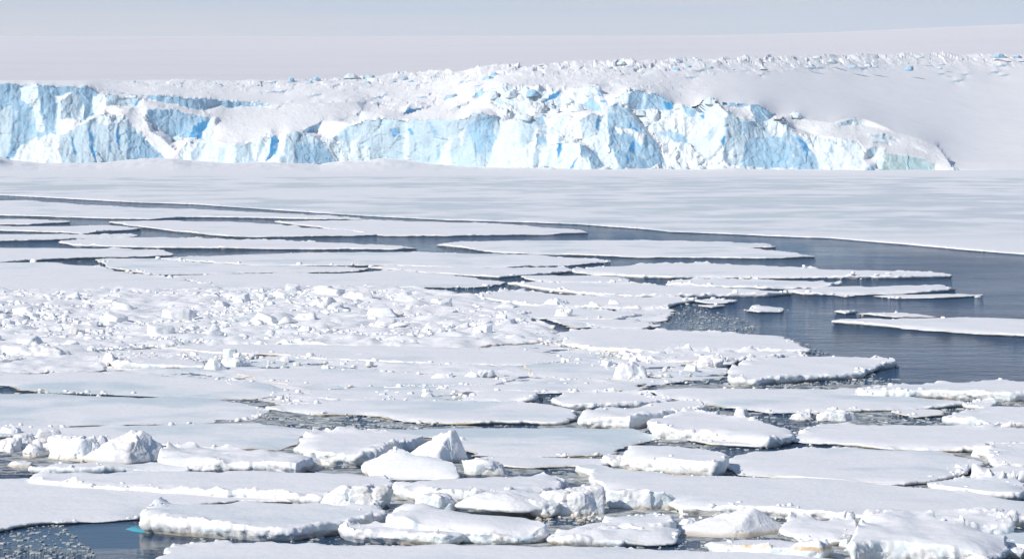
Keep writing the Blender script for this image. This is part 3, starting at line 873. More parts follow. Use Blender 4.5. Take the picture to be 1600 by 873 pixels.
# ------------------------------------------------------------------ serac pieces standing on the glacier
def seracs():
    rs = np.random.default_rng(77)
    meshes = []
    for i in range(10):
        P, F = poly_solid((2, 2, 2), 500 + i, 'peak' if i % 3 == 0 else 'block', 4, .10)
        col = np.tile(np.array([*(ICE_COL['B'] if i % 2 else ICE_COL['L']), 1]), (len(P), 1))
        meshes.append(mesh_np('serac', P, F, M_GLAC, attr={'ice': col}))
    n = 0
    def put(px, py, w_px, h_px, k):
        d = float(depth_at(px, py))
        x, y, z = [float(v) for v in at_depth(px, py, d)]
        s = d / FPX
        o = obj('serac', meshes[k], GLACIER)
        o.location = (x, y - 1000, z - .15 * h_px * s)
        o.scale = (w_px * s / 2, w_px * s / 2 * rs.uniform(.7, 1.3), h_px * s / 2)
        o.rotation_euler = (rs.uniform(-.15, .15), rs.uniform(-.15, .15), rs.uniform(0, 6.28))
    for i in range(52):                                   # along the crevassed ridge
        px = rs.uniform(165, 1640) if i % 4 else rs.uniform(420, 1100)
        t = float(np.interp(px, G_TOP[:, 0], G_TOP[:, 1]))
        thick = np.interp(px, [160, 500, 800, 1600], [4, 10, 22, 24])
        py = t + 1 + rs.uniform(0, 1) ** 1.6 * thick
        w_ = rs.uniform(6, 17) * np.interp(px, [160, 500], [.6, 1])
        put(px, py, w_, w_ * rs.uniform(.22, .5), rs.integers(10))
    for px, py, w_, h_, k in ((772,152,16,12,2),(798,150,20,12,4),(832,148,22,10,1),(905,172,14,12,6),(925,146,16,14,0),(890,160,14,8,2),
                              (1000,178,14,8,4),(1024,186,12,9,2),(1046,182,14,12,6),(1010,196,12,8,8),(1110,160,16,10,0),(1245,182,18,9,4),
                              (820,186,16,10,2),(40,262,14,7,2),(160,262,9,5,6),(182,261,14,6,2),(222,259,7,4,8),(300,259,16,8,4),(380,262,8,5,2),(412,261,14,7,6),(455,262,9,5,0),(515,263,16,8,2),(548,259,10,6,4),(660,260,14,7,6),(755,266,16,8,2),(822,267,12,7,4),(862,268,18,8,6),(905,268,10,6,8),(945,268,16,9,2),(1015,268,14,7,4),(1095,266,18,9,2),(1130,264,14,7,6),(1170,265,10,6,4),(1225,269,18,8,2),(1262,269,10,5,8),(1488,266,16,6,4),(75,261,7,5,1),(100,262,9,5,4),(130,261,6,4,2),(285,254,8,6,8),(330,260,8,5,2),(700,263,8,6,0),(725,265,12,6,2),(790,267,9,5,4),(980,267,12,6,6),(1046,264,10,6,8),(1072,264,8,6,2),(868,176,14,8,4),(490,262,9,9,0),(705,152,20,6,5)):
        put(px, py, w_, h_, k)


seracs()

# ------------------------------------------------------------------ floes
def resample(P, ds):
    P = np.asarray(P, float)
    Q = np.vstack([P, P[:1]])
    seg = np.hypot(*np.diff(Q, axis=0).T)
    s = np.concatenate([[0], np.cumsum(seg)])
    n = max(16, int(s[-1] / ds))
    t = np.linspace(0, s[-1], n, endpoint=False)
    return np.stack([np.interp(t, s, Q[:, 0]), np.interp(t, s, Q[:, 1])], 1)


def normals2(P):
    T = np.roll(P, -1, 0) - np.roll(P, 1, 0)
    T /= np.linalg.norm(T, axis=1, keepdims=True) + 1e-9
    return np.stack([T[:, 1], -T[:, 0]], 1)              # outward for ccw


FLOE_N = [0]
EDGES = []


def floe(pts, fb, label, mat=None, ice=None, rough=.25, name='ice_floe', group=None, cat=None, wob=1.0, under=.15, hump=0.0, leaky=False):
    FLOE_N[0] += 1
    seed = 1000 + FLOE_N[0] * 7
    px = np.array([q[0] for q in pts], float); py = np.array([q[1] for q in pts], float)
    zz = np.array([q[2] if len(q) > 2 else fb for q in pts], float)
    x, y = on_plane(px, py, zz)
    P = np.stack([x, y], 1)
    area = .5 * np.sum(P[:, 0] * np.roll(P[:, 1], -1) - np.roll(P[:, 0], -1) * P[:, 1])
    if area < 0: P = P[::-1]; zz = zz[::-1]
    c0 = P.mean(0)
    A = np.stack([np.ones(len(P)), P[:, 0] - c0[0], P[:, 1] - c0[1]], 1)
    plane = np.linalg.lstsq(A, zz, rcond=None)[0] if np.ptp(zz) > 1e-6 else np.array([fb, 0, 0])
    Ym = P[:, 1].min()
    ds = max(.09, Ym * .00055)
    Q = resample(P, ds)
    # soften corners, then break the edge up
    for _ in range(3): Q = .5 * Q + .25 * (np.roll(Q, 1, 0) + np.roll(Q, -1, 0))
    Nn = normals2(Q)
    Q = Q + Nn * (np.array([.12, .40]) if Ym < 330 else np.array([.1, .8]))        # floes crowd against each other
    size = math.sqrt(abs(area))
    if Ym > 330: under = .07
    amp = wob * min(.55, .05 * size)
    e = amp * fbm(Q[:, 0] / 3.2, Q[:, 1] / 3.2, 0 * Q[:, 0], seed, 3) + .45 * amp * facets(Q[:, 0] / 1.1, Q[:, 1] / 1.1, 0 * Q[:, 0], seed + 9)
    Q = Q + Nn * e[:, None]
    Nn = normals2(Q)
    for _ in range(2): Nn = .5 * Nn + .25 * (np.roll(Nn, 1, 0) + np.roll(Nn, -1, 0))
    Nn /= np.linalg.norm(Nn, axis=1, keepdims=True) + 1e-9
    inset = min(.13 if fb > .45 else .18, .06 * size)

    def ztop(X, Y, ed):
        z = plane[0] + plane[1] * (X - c0[0]) + plane[2] * (Y - c0[1])
        z = z + .06 * fbm(X / 3.2, Y / 4.5, 0 * X, seed + 3, 5)
        if leaky: z = z + leaky * (fbm(X / 3.0, Y / 3.0, 0 * X, seed + 4, 5, .6) * 1.2 + .5 * facets(X / 1.3, Y / 1.3, 0 * X, seed + 6) + .12)
        if hump: z = z + hump * np.clip(ed / .6, 0, 1) * (np.clip(fbm(X / 2.4, Y / 2.8, 0 * X, seed + 4, 4, .6) * 1.3 + .25, 0, 2) + .7 * facets(X / 1.5, Y / 1.7, 0 * X, seed + 6))
        rim = np.exp(-ed / .8) * np.clip(fbm(X / 6, Y / 6, 0 * X, seed + 12, 2) * 2.2 + .45, 0.05, 1.1)
        z = z + 1.3 * rough * rim * np.clip(fbm(X / 1.0, Y / 1.0, 0 * X, seed + 5, 5, .65) * 1.2 + .25 + .4 * facets(X / .6, Y / .6, 0 * X, seed + 7), 0, 1) * min(1, fb * 2.2)
        low = np.exp(-ed / .55) * np.clip(fbm(X / 4.5, Y / 4.5, 0 * X, seed + 8, 3) * 1.8 + .1, 0, .75)
        z = z - low * fb * (.55 if fb > .45 else 1.0)
        return np.maximum(z, .02) if not leaky else z

    R0 = Q - Nn * inset
    ed0 = np.zeros(len(Q))
    # interior points
    sp = max(.34, Ym * .0016)
    lo, hi = R0.min(0), R0.max(0)
    nxp = int((hi[0] - lo[0]) / sp) + 1; nyp = int((hi[1] - lo[1]) / (sp * 1.3)) + 1
    while nxp * nyp > (36000 if hump or leaky else 9000): sp *= 1.2; nxp = int((hi[0] - lo[0]) / sp) + 1; nyp = int((hi[1] - lo[1]) / (sp * 1.3)) + 1
    gx, gy = np.meshgrid(lo[0] + sp * (np.arange(nxp) + .5), lo[1] + sp * 1.3 * (np.arange(nyp) + .5))
    gx = gx + sp * RNG.uniform(-.3, .3, gx.shape); gy = gy + sp * RNG.uniform(-.3, .3, gy.shape)
    k = inside(R0, gx, gy)
    I = np.stack([gx[k], gy[k]], 1)
    def edist(Pq):
        out = np.empty(len(Pq))
        for a in range(0, len(Pq), 2000):
            b = Pq[a:a + 2000]
            out[a:a + 2000] = np.sqrt(((b[:, None] - R0[None]) ** 2).sum(-1).min(1))
        return out
    if len(I):
        ed = edist(I); I = I[ed > sp * .3]
    allp = [Vector(v) for v in np.vstack([R0, I] if len(I) else [R0]).tolist()]
    nR = len(R0)
    vs_, _, fs_, _, _, _ = delaunay_2d_cdt(allp, [], [list(range(nR))], 1, 1e-6)
    V2 = np.array([v[:] for v in vs_])
    zt = ztop(V2[:, 0], V2[:, 1], edist(V2))
    loc = np.array([c0[0], c0[1], 0])
    if not leaky: EDGES.append((Q, Nn, ztop(Q[:, 0], Q[:, 1], np.zeros(len(Q))), fb))
    fs_ = [f for f in fs_ if len(f) >= 3]
    Vt = np.column_stack([V2, zt]) - loc
    me_top = mesh_np('snow_cover', Vt, [tuple(f) for f in fs_], mat or M_SNOW)
    # sides
    z0 = ztop(R0[:, 0], R0[:, 1], ed0)
    rings = [np.column_stack([R0, z0])]
    thick = fb > .45
    prof = [(.95, .45, .5), (.82, .95, .8), (.68, 1.05, .9), (.54, 1.1, 1.), (.40, 1.05, 1.), (.27, .95, .9), (.14, .7, .7), (.0, .3, .5)] if thick else \
           [(.92, .6, .5), (.68, 1.0, .8), (.42, 1.0, .8), (.18, .7, .6), (.0, .25, .4)]
    for frac, out_, am in prof:
        zr = z0 * frac + .012
        off = -inset * (1 - out_)
        nz = .7 * fbm(Q[:, 0] / .75, Q[:, 1] / .75, zr / .40, seed + 21, 5, .68) + .95 * facets(Q[:, 0] / .62, Q[:, 1] / .62, zr / .34, seed + 31) \
            + .65 * facets(Q[:, 0] / .24, Q[:, 1] / .24, zr / .16, seed + 41)
        o = off + am * (.05 + .16 * min(fb, 1.0)) * nz - (under * (1 - frac / .5) if frac < .5 else 0)
        jit = (.10 * z0 * vnoise(Q[:, 0] / .4, Q[:, 1] / .4, 0 * zr + frac * 9, seed + 51)) if .05 < frac < .9 else 0
        rings.append(np.column_stack([Q + Nn * o[:, None], zr + jit]))
    rings.append(np.column_stack([Q - Nn * (inset + under), np.full(len(Q), -.25)]))
    n_ = len(Q)
    Vs = np.vstack(rings) - loc
    idx = np.arange(n_); nxt = (idx + 1) % n_
    Fs = []
    for r in range(len(rings) - 1):
        a, b = r * n_, (r + 1) * n_
        Fs.append(np.stack([a + idx, b + idx, b + nxt, a + nxt], 1))
    Fs = np.vstack(Fs)
    me_side = mesh_np('ice_edge', Vs, Fs, ice or M_ICE)
    o = bpy.data.objects.new(name, None); COL.objects.link(o)
    o.location = loc
    tag(o, label, cat or ('ice floe' if name == 'ice_floe' else 'ice slab'), group)
    obj('ice_edge', me_side, o); obj('snow_cover', me_top, o)
    return o


# fast ice sheet in front of the glacier
def fast_ice():
    edge = [(-220,296),(-60,300),(0,303.5),(100,308.5),(210,314.5),(300,317.5),(400,324),(500,331),(600,337),(700,342),(800,344.5),(900,348),(1000,355),(1050,360),(1120,362.5),(1200,366),(1300,370),(1400,378),(1500,387),(1600,395),(1700,404),(1900,424)]
    ex, ey = on_plane([e[0] for e in edge], [e[1] for e in edge], .3)
    s = np.concatenate([[0], np.cumsum(np.hypot(np.diff(ex), np.diff(ey)))])
    t = np.arange(0, s[-1], .3)
    qx, qy = np.interp(t, s, ex), np.interp(t, s, ey)
    qy = qy + 1.2 * fbm(qx / 9, qy / 9, 0 * qx, 5, 4) + .5 * facets(qx / 2.2, qy / 2.2, 0 * qx, 8)
    rows, zs = [], []
    for k, (dy, z) in enumerate(((.55, -.2), (.45, .01), (.10, .05), (.06, .09), (.18, .13), (1.2, .22))):
        nz = .10 * fbm(qx / .8, qy / .8, 0 * qx + z * 3, 60 + k, 3)
        rows.append(np.stack([qx, qy + dy + nz, z + (.08 * np.clip(fbm(qx / 1.2, qy / 1.2, 0 * qx, 3, 3), 0, 1) if k > 3 else 0) + 0 * qx], 1))
    for f in np.linspace(0, 1, 90)[1:]:
        yy = qy + .5 + (1130 - qy) * f ** 1.15
        xx = qx * (1 + (yy / qy - 1) * .95)
        pxx = CX + xx / yy * FPX
        ap = np.clip(H + (HORIZON - np.interp(pxx, G_BASE[:, 0], G_BASE[:, 1])) * .2 + .2, .15, 3.4)      # drift banked against the cliff
        ap = ap * (1 + .35 * fbm(xx / 7, yy / 30, 0 * xx, 77, 3)) + .25 * fbm(xx / 3, yy / 12, 0 * xx, 78, 3)
        tt = np.clip((yy - 925) / 75, 0, 1)
        rows.append(np.stack([xx, yy, .3 + .10 * fbm(xx / 14, yy / 14, 0 * xx, 71, 4) + ap * tt * tt * (3 - 2 * tt)], 1))
    n_ = len(qx)
    V = np.vstack(rows)
    i = np.arange(len(rows) - 1)[:, None] * n_ + np.arange(n_ - 1)[None]
    F = np.stack([i, i + 1, i + n_ + 1, i + n_], -1).reshape(-1, 4)
    o = obj('sea_ice', mesh_np('sea_ice', V, F, M_FAST))
    tag(o, 'flat wind scoured sea ice sheet in front of the glacier', kind='structure')


fast_ice()

# ------------------------------------------------------------------ air
bm = bmesh.new()
bmesh.ops.create_cube(bm, size=1.0)
me = bpy.data.meshes.new('haze'); bm.to_mesh(me); bm.free()
hz = bpy.data.objects.new('haze', me); COL.objects.link(hz)
hz.scale = (12000, 14500, 312); hz.location = (0, 6450, 144)
hm = bpy.data.materials.new('haze'); hm.use_nodes = True
hm.node_tree.nodes.clear()
ho = hm.node_tree.nodes.new('ShaderNodeOutputMaterial')
hv = hm.node_tree.nodes.new('ShaderNodeVolumePrincipled')
hv.inputs['Color'].default_value = (1.0, 0.975, 0.95, 1)
hv.inputs['Density'].default_value = 0.00006
hm.node_tree.links.new(hv.outputs['Volume'], ho.inputs['Volume'])
me.materials.append(hm)
tag(hz, 'thin cold haze over the ice', kind='stuff')
sc.cycles.volume_bounces = 1

#FLOES
G_FL = 'drifting ice floes'
FL = [
 # pts, freeboard, label, mat, opts
 ([(258,857),(290,849),(400,847),(470,846),(560,849),(700,850),(860,851),(1000,853),(1100,856),(1250,859),(1305,867),(1325,900),(1000,940),(600,940),(280,930),(252,885)], .35, 'flat snowy floe along the bottom edge in front of all the slabs', 'S', {}),
 ([(-260,762),(0,749),(38,747),(150,757),(300,765),(440,774),(492,781),(380,779),(240,790),(222,804),(120,811),(60,815),(0,824),(-260,836)], .2, 'smooth wide floe behind the dark calm pool at lower left', 'S', {'rough': .05}),
 ([(36,744),(60,738),(250,737),(480,734),(575,736),(600,744),(615,755),(560,765),(500,778),(440,771.5),(300,762.5),(150,754.5)], .42, 'flat floe with a thin bright ridge along its near edge, behind the pool floe', 'S', {'rough': .25}),
 ([(225,793,.95),(245,786,.95),(330,782,.9),(375,778,.85),(420,780,.85),(500,786,.75),(560,790,.7),(600,794,.65),(603,799,.62),(532,815,.6),(470,824,.55),(455,826,.55),(400,822,.65),(320,812,.8),(260,803,.9),(230,800,.95)], .75, 'thick flat-topped slab with orange waterline beside the calm pool', 'S', {'name': 'ice_slab', 'ice': 'T', 'rough': .3}),
 ([(531,823),(548,818),(625,820),(700,826),(722,831),(700,833.5),(620,830),(550,828)], .55, 'narrow blue-white ice block lying in front of the orange stained slab', 'S', {'name': 'ice_slab', 'ice': 'T', 'rough': .3}),
 ([(605,799,1.25),(620,782,1.3),(680,788,1.2),(740,796,1.1),(800,799,1.),(830,808,.85),(854,826,.6),(822,826,.7),(760,818,.95),(700,809,1.1),(640,804,1.2)], 1.1, 'massive white slab with an orange brown streak across its front face', 'S', {'name': 'ice_slab', 'ice': 'O', 'rough': .4}),
 ([(613,752),(640,748),(720,744),(800,745),(850,739),(874,743),(868,753),(835,759),(800,765),(760,765),(720,765),(690,764),(650,760),(620,757)], .75, 'flat slab with shaded right end just behind the orange streaked slab', 'S', {'name': 'ice_slab', 'ice': 'T', 'rough': .3}),
 ([(563,733,.25),(600,716,.8),(622,700,1.3),(690,705,1.3),(712,730,.55),(716,738,.4),(690,742,.25),(620,743,.2),(580,739,.2)], .6, 'tilted smooth slab leaning against the pointed ice peak', 'S', {'name': 'ice_slab', 'rough': .12}),
 ([(469,690),(473,679),(490,674),(600,673),(640,678),(656,680),(632,690),(588,704),(560,706),(500,704),(480,700)], .75, 'thick slab with a small raised horn at its left corner, left of the pointed peak', 'S', {'name': 'ice_slab', 'ice': 'T', 'rough': .4}),
 ([(560,674),(650,668),(800,667),(900,669),(985,669),(1032,681),(990,691),(975,698),(958,709),(850,712),(735,710),(720,692),(690,682)], .13, 'grey refrozen floe right of the pointed peak', 'G', {'rough': .08}),
 ([(728,714),(800,714),(900,716),(958,717),(945,724),(830,727),(760,723)], .18, 'thin pale strip of floe between grey refrozen floe and brash water', 'W', {'rough': .15}),
 ([(975,708),(982,692),(1040,696),(1100,702),(1132,709),(1130,717),(1115,720),(1060,716),(1010,712)], .9, 'boxy slab with tall clean white front face', 'S', {'name': 'ice_slab', 'rough': .25}),
 ([(908,731,.4),(925,727,.45),(960,734,.5),(1000,736,.5),(1120,744,.45),(1300,750,.4),(1450,762,.4),(1600,778,.4),(1900,790,.4),(1900,818,.35),(1600,812,.3),(1500,812,.3),(1400,810,.3),(1300,805,.35),(1200,793,.45),(1080,778,.7),(1050,766,.9),(960,763,.9),(940,748,.5)], .5, 'long snowy floe with a rough white front and brown stained edge', 'S', {'ice': 'T', 'rough': .35}),
 ([(1135,722),(1150,712),(1200,701),(1300,698),(1400,700),(1480,704),(1518,714),(1530,722),(1510,734),(1490,739),(1460,747),(1400,750),(1320,748),(1230,741),(1160,734)], .27, 'rounded oval grey floe with a raised rim', 'W', {'rough': .25, 'ice': 'T'}),
 ([(1232,681),(1260,672),(1300,662),(1400,661),(1600,668),(1900,672),(1900,692),(1545,694),(1530,698),(1450,697),(1350,692),(1290,686)], .35, 'wide flat floe directly beyond the rounded oval floe', 'S', {'rough': .3, 'ice': 'T'}),
 ([(1541,706),(1560,695),(1600,693),(1900,694),(1900,722),(1600,722),(1560,722)], .5, 'thick pale floe at the right edge beyond the oval floe', 'S', {'rough': .2}),
 ([(1517,738),(1535,730),(1600,726),(1900,729),(1900,747),(1560,747)], .4, 'lumpy grey-white floe at the right edge beside the oval floe', 'S', {'rough': .9}),
 ([(1452,754),(1500,749),(1590,749),(1599,760),(1592,766),(1540,765),(1500,760)], .5, 'small slab with dark end at the right, between oval floe and long floe', 'S', {'name': 'ice_slab', 'rough': .4, 'ice': 'T'}),
 ([(1018,657),(1045,646),(1085,642),(1140,650),(1236,669),(1240,674),(1200,682),(1160,677),(1100,671),(1070,671),(1030,667)], .7, 'thick slab with a turquoise notch in its front', 'S', {'name': 'ice_slab', 'rough': .25}),
 ([(1060,681),(1130,683),(1205,689),(1190,695),(1110,691)], .2, 'low ledge of ice at the foot of the turquoise notched slab', 'S', {'rough': .3, 'ice': 'T'}),
 ([(902,648),(930,640),(1000,632),(1060,627),(1095,627),(1103,634),(1045,642),(1000,650),(985,652),(950,650),(905,650)], .75, 'angular slab with blue shaded right side left of the turquoise notch', 'S', {'name': 'ice_slab', 'rough': .25}),
 ([(866,622),(890,613),(1000,614),(1030,618),(1050,623),(1000,627),(930,629),(890,629)], .5, 'flat slab tucked behind the angular blue sided slab', 'S', {'name': 'ice_slab', 'rough': .25}),
 ([(420,634),(500,629),(600,626),(720,626),(800,629),(860,633),(899,641),(895,650),(870,657),(700,656),(640,653),(560,642),(500,643),(450,637)], .28, 'broad pale floe with brown lower edge above the brash pool', 'W', {'ice': 'T', 'rough': .2}),
 ([(722,621),(735,612),(800,610),(838,612),(836,620),(780,622)], .4, 'small bright slab on the far side of the broad pale floe', 'S', {'name': 'ice_slab', 'rough': .2}),
 ([(-260,616),(0,614),(60,615),(130,617),(240,621),(340,624),(385,631),(415,641),(390,655),(300,660),(150,662),(0,664),(-260,666)], .10, 'bluish bare ice floe at the left, nearer of two wet ones', 'G', {'rough': .05}),
 ([(-260,582),(0,586),(150,581),(250,586),(350,592),(420,600),(470,614),(400,621),(340,621),(200,615),(100,611),(40,607),(20,600),(-260,597)], .13, 'bluish bare ice floe at the left, farther of two wet ones', 'G', {'rough': .08}),
 ([(-260,669),(150,665),(300,663),(400,662),(470,667),(556,673),(470,677),(465,690),(440,698),(300,697),(220,690),(120,682),(40,678),(-260,690)], .18, 'smooth grey floe behind the row of hummocks at left', 'W', {'rough': .05}),
 ([(257,710),(280,701),(330,700),(420,703),(480,707),(489,713),(465,721),(400,719),(300,718),(265,716)], .75, 'low lumpy ridge of white ice right of the shaded pyramid', 'S', {'name': 'ice_slab', 'rough': .5, 'hump': .25}),
 ([(47,728),(90,721),(180,720),(290,724),(295,728),(190,728),(120,730)], .45, 'narrow ledge of ice at the foot of the shaded pyramid', 'S', {'name': 'ice_slab', 'rough': .4, 'ice': 'T'}),
 ([(240,541),(330,535),(500,536),(700,541),(850,548),(905,560),(830,568),(700,567),(500,559),(430,553),(330,549)], .2, 'smooth white floe lying just below the rubble band', 'S', {'rough': .15}),
 ([(165,562),(250,557),(315,561),(320,568),(250,568),(180,567)], .45, 'short rough slab with stained underside below rubble at left', 'S', {'name': 'ice_slab', 'rough': .8, 'ice': 'T'}),
 ([(370,583),(500,572),(600,580),(700,588),(800,592),(770,601),(600,602),(450,600)], .18, 'pale floe with yellowish streaks below the smooth white floe', 'W', {'rough': .2}),
 ([(600,604),(720,600),(880,598),(990,600),(1000,606),(900,610),(760,609)], .18, 'grey floe strip behind the flat slab in the middle', 'W', {'rough': .2}),
 ([(470,608),(560,604),(700,606),(720,614),(640,620),(520,622),(470,618)], .18, 'grey floe with dark slots left of the small bright slab', 'W', {'rough': .2}),
 ([(820,571),(880,566),(960,572),(1010,578),(960,590),(880,592),(830,584)], .16, 'pale floe left of the blue shaded hummock', 'W', {'rough': .25}),
 ([(860,518),(890,512),(1000,514),(1100,518),(1200,522),(1225,524),(1236,534),(1264,545),(1200,545),(1100,544),(1000,545),(920,542),(890,535)], .42, 'large clean white floe beside the dark brash fringe of the lagoon', 'S', {'rough': .2}),
 ([(1137,581),(1150,572),(1170,561),(1250,556.5),(1330,558),(1365,560.5),(1398,563.5),(1372,567),(1366,572),(1345,581),(1300,584),(1240,588),(1180,592),(1145,591)], .5, 'white floe with pointed tail jutting into the open lagoon', 'S', {'rough': .25}),
 ([(1000,606),(1060,605),(1150,604),(1250,606),(1340,607),(1420,620),(1500,627),(1512,630),(1420,636),(1350,638),(1300,640),(1200,640),(1130,631),(1080,623),(1040,616)], .25, 'broad grey floe between the pointed floe and the slabs', 'G', {'rough': .15}),
 ([(1345,607),(1400,600),(1500,597),(1560,593),(1600,595),(1900,598),(1900,612),(1600,612),(1578,613),(1500,610),(1400,608)], .65, 'thick white floe with low snow humps on the near shore of the lagoon', 'S', {'rough': .2}),
 ([(1477,655),(1500,645),(1540,635),(1600,636),(1900,639),(1900,660),(1600,660),(1540,659)], .45, 'white floe at the right edge beside the brash filled gap', 'S', {'rough': .3, 'ice': 'T'}),
 ([(1392,642),(1420,638),(1470,640),(1472,646),(1430,649)], .15, 'small pale floe afloat in the brash filled gap', 'S', {'rough': .3}),
 ([(1506,632),(1530,625),(1556,627),(1545,634)], .3, 'little white floe in dark water under the thick lagoon floe', 'S', {'rough': .3}),
 # open water
 ([(896,422),(940,416),(1000,412),(1100,412),(1200,415),(1300,420),(1400,424),(1470,426),(1488,428.5),(1400,430),(1200,430),(1000,430),(960,427.5)], .4, 'longest straight white floe reaching far into the lagoon', 'S', {'rough': .25}),
 ([(1044,443),(1055,436),(1150,436),(1250,438),(1315,442),(1300,445.5),(1200,447),(1100,446)], .35, 'floe with square left end just below the longest lagoon floe', 'S', {'rough': .35}),
 ([(1228,452),(1300,448),(1400,446),(1470,445),(1497,448.5),(1450,453),(1350,456.5),(1250,456)], .35, 'curved cigar shaped floe in the lagoon', 'S', {'rough': .25}),
 ([(1365,460.5),(1420,458.5),(1538,460),(1480,463.5),(1400,464)], .2, 'thin sliver floe below the cigar shaped one', 'S', {'rough': .2}),
 ([(1303,459.5),(1320,458),(1338,460.5),(1318,462)], .15, 'tiny floe below the left part of the cigar shaped one', 'S', {'rough': .2}),
 ([(800,440),(870,441),(980,443),(1050,446),(1150,450),(1241,455),(1200,458),(1000,460),(940,459),(870,451.5),(830,446.5)], .4, 'long tapering floe with dark undercut edge below the water gap', 'S', {'rough': .25}),
 ([(812,431),(870,430),(940,431),(975,434),(988,441),(930,441),(850,438.5)], .28, 'short floe left of the dark blue water gap', 'S', {'rough': .2}),
 ([(683,380.5),(720,377.5),(800,376),(900,376),(1000,375.5),(1100,376.5),(1200,380.5),(1214,384.5),(1150,384.5),(1136,386),(1190,389),(1230,394),(1277,399),(1200,401.5),(1000,399.5),(870,395),(780,393),(720,385)], .28, 'very long floe with forked right end in the upper lagoon', 'W', {'rough': .15}),
 ([(430,345.5),(560,343.5),(700,347),(800,350),(900,358),(919,362),(850,364.5),(700,367),(600,366.5),(500,354)], .28, 'narrow floe pointing right beneath the upper lead', 'S', {'rough': .2}),
 ([(172,346),(260,344.5),(400,347),(480,355),(601,365),(560,366.5),(480,367.5),(400,368),(350,367),(280,360),(220,353)], .28, 'wedge shaped floe with pale left edge among the leads', 'S', {'rough': .25}),
 ([(90,376.5),(150,371.5),(260,371),(400,374.5),(550,380),(652,386),(620,387.5),(400,386),(250,385),(120,382)], .3, 'long low floe with dotted dark edge at the left, below the wedge', 'S', {'rough': .3}),
 ([(-260,388),(60,386.5),(200,388.5),(255,391),(271,397.5),(220,398.5),(180,399.5),(100,402),(0,408),(-260,412)], .28, 'blunt ended floe at the left edge above dark cracks', 'S', {'rough': .25}),
 ([(-260,343),(40,342.5),(112,346),(50,349.5),(-260,350)], .25, 'topmost thin floe strip at the far left lead', 'S', {'rough': .2}),
 ([(-260,354),(100,353),(170,352),(222,356),(180,359.5),(130,362.5),(0,358.5),(-260,359)], .28, 'floe strip with dark right underside at far left', 'S', {'rough': .35}),
 ([(-260,367),(60,365),(130,366),(212,367),(200,370),(60,374),(-260,379)], .25, 'lowest thin floe strip of the far left leads', 'S', {'rough': .3}),
 ([(-260,320),(40,312.5),(130,319.5),(200,323.5),(300,326.5),(400,331.5),(520,337),(574,341),(480,341),(400,338.5),(300,337.5),(240,341),(170,340),(80,337),(0,335),(-260,334)], .28, 'broad flat floe between two blue leads at upper left', 'W', {'rough': .15}),
 ([(250,403),(330,400),(450,396),(550,394),(690,394),(780,397),(860,399),(930,405),(957,408),(900,412),(800,415),(720,416),(600,413),(480,413),(390,412),(330,408.5)], .25, 'wide grey-white floe below the dotted edge floe', 'W', {'rough': .2}),
 ([(574,415.5),(620,413.8),(700,417),(800,419),(880,417),(902,422),(820,428),(780,431),(700,426),(640,421.5)], .28, 'floe with a bright diagonal left rim in the middle distance', 'S', {'rough': .25}),
 ([(-260,414),(0,411),(70,409),(150,415),(215,428),(268,433),(330,445),(350,449.5),(200,453),(60,451),(-260,453)], .24, 'white floe at left edge just beyond the rubble band', 'S', {'rough': .35}),
 ([(150,404),(240,404),(320,411),(400,414.5),(540,416),(575,419),(560,422.5),(400,425),(300,426),(230,427),(170,416)], .2, 'pale floe with dark slots above the middle of the rubble band', 'W', {'rough': .3}),
 ([(270,431),(350,427),(400,427.5),(560,426),(600,422),(700,428),(790,440),(760,446),(650,448),(520,445),(400,449),(340,447)], .22, 'flat floe touching the top of the rubble band', 'S', {'rough': .25}),
 ([(740,462),(800,454),(900,461.5),(1000,464),(1092,466),(1050,473),(1048,480),(940,479),(820,475)], .3, 'lumpy edged floe left of the brash fringe', 'S', {'rough': .7}),
 ([(640,476),(760,471),(900,481),(1003,490),(960,497),(850,496),(720,491)], .22, 'white floe merging with the right end of the rubble band', 'S', {'rough': .5}),
 ([(910,502),(960,498),(1035,508),(1000,512),(930,510)], .22, 'small floe tip beside the dark brash fringe', 'S', {'rough': .4}),
 ([(1298,499),(1350,497.5),(1450,497),(1530,496),(1600,498),(1940,500),(1940,525),(1600,521),(1500,514.5),(1400,508)], .35, 'isolated flat floe at the right in the open lagoon', 'S', {'rough': .12}),
 ([(1340,488.5),(1400,488.5),(1466,493),(1400,494)], .2, 'thin streak of floe just above the isolated flat floe', 'S', {'rough': .25}),
 ([(1304,485.5),(1322,483.5),(1340,486.5),(1320,488.5)], .2, 'tiny lump of floe left of the thin floe streak', 'S', {'rough': .4}),
 ([(1165,482),(1195,477.5),(1226,480),(1222,484.5),(1185,485.5)], .25, 'small hummocky floe alone near the brash fringe', 'S', {'rough': .6}),
 ([(1085,470),(1110,467),(1152,470),(1120,473)], .2, 'little floe off the tip of the lumpy edged floe, upper one', 'S', {'rough': .3}),
 ([(1092,476),(1110,474),(1132,476.5),(1112,479)], .2, 'little floe off the tip of the lumpy edged floe, lower one', 'S', {'rough': .3}),
 ([(980,556),(1060,549),(1130,550),(1240,549),(1262,554),(1200,560),(1100,563),(1010,561)], .25, 'rough strip of ice below the large clean white floe', 'S', {'rough': .9, 'ice': 'T'}),
 ([(-260,455),(200,452),(400,451),(600,447),(750,462),(800,480),(860,512),(880,531),(700,541),(400,536),(240,541),(100,553),(0,566),(-260,580)], .22, 'wide base of crushed ice that carries the rubble band', 'S', {'rough': .6, 'wob': 2.0, 'hump': .42}),
 ([(60,556),(160,553),(170,566),(160,575),(60,578),(-260,583),(-260,572),(0,566)], .22, 'snowy floe under the left end of the rubble band', 'S', {'rough': .5, 'hump': .3}),
 ([(640,668),(640,668),(640,668)], 0, '', 'S', None),
 # lower right masses
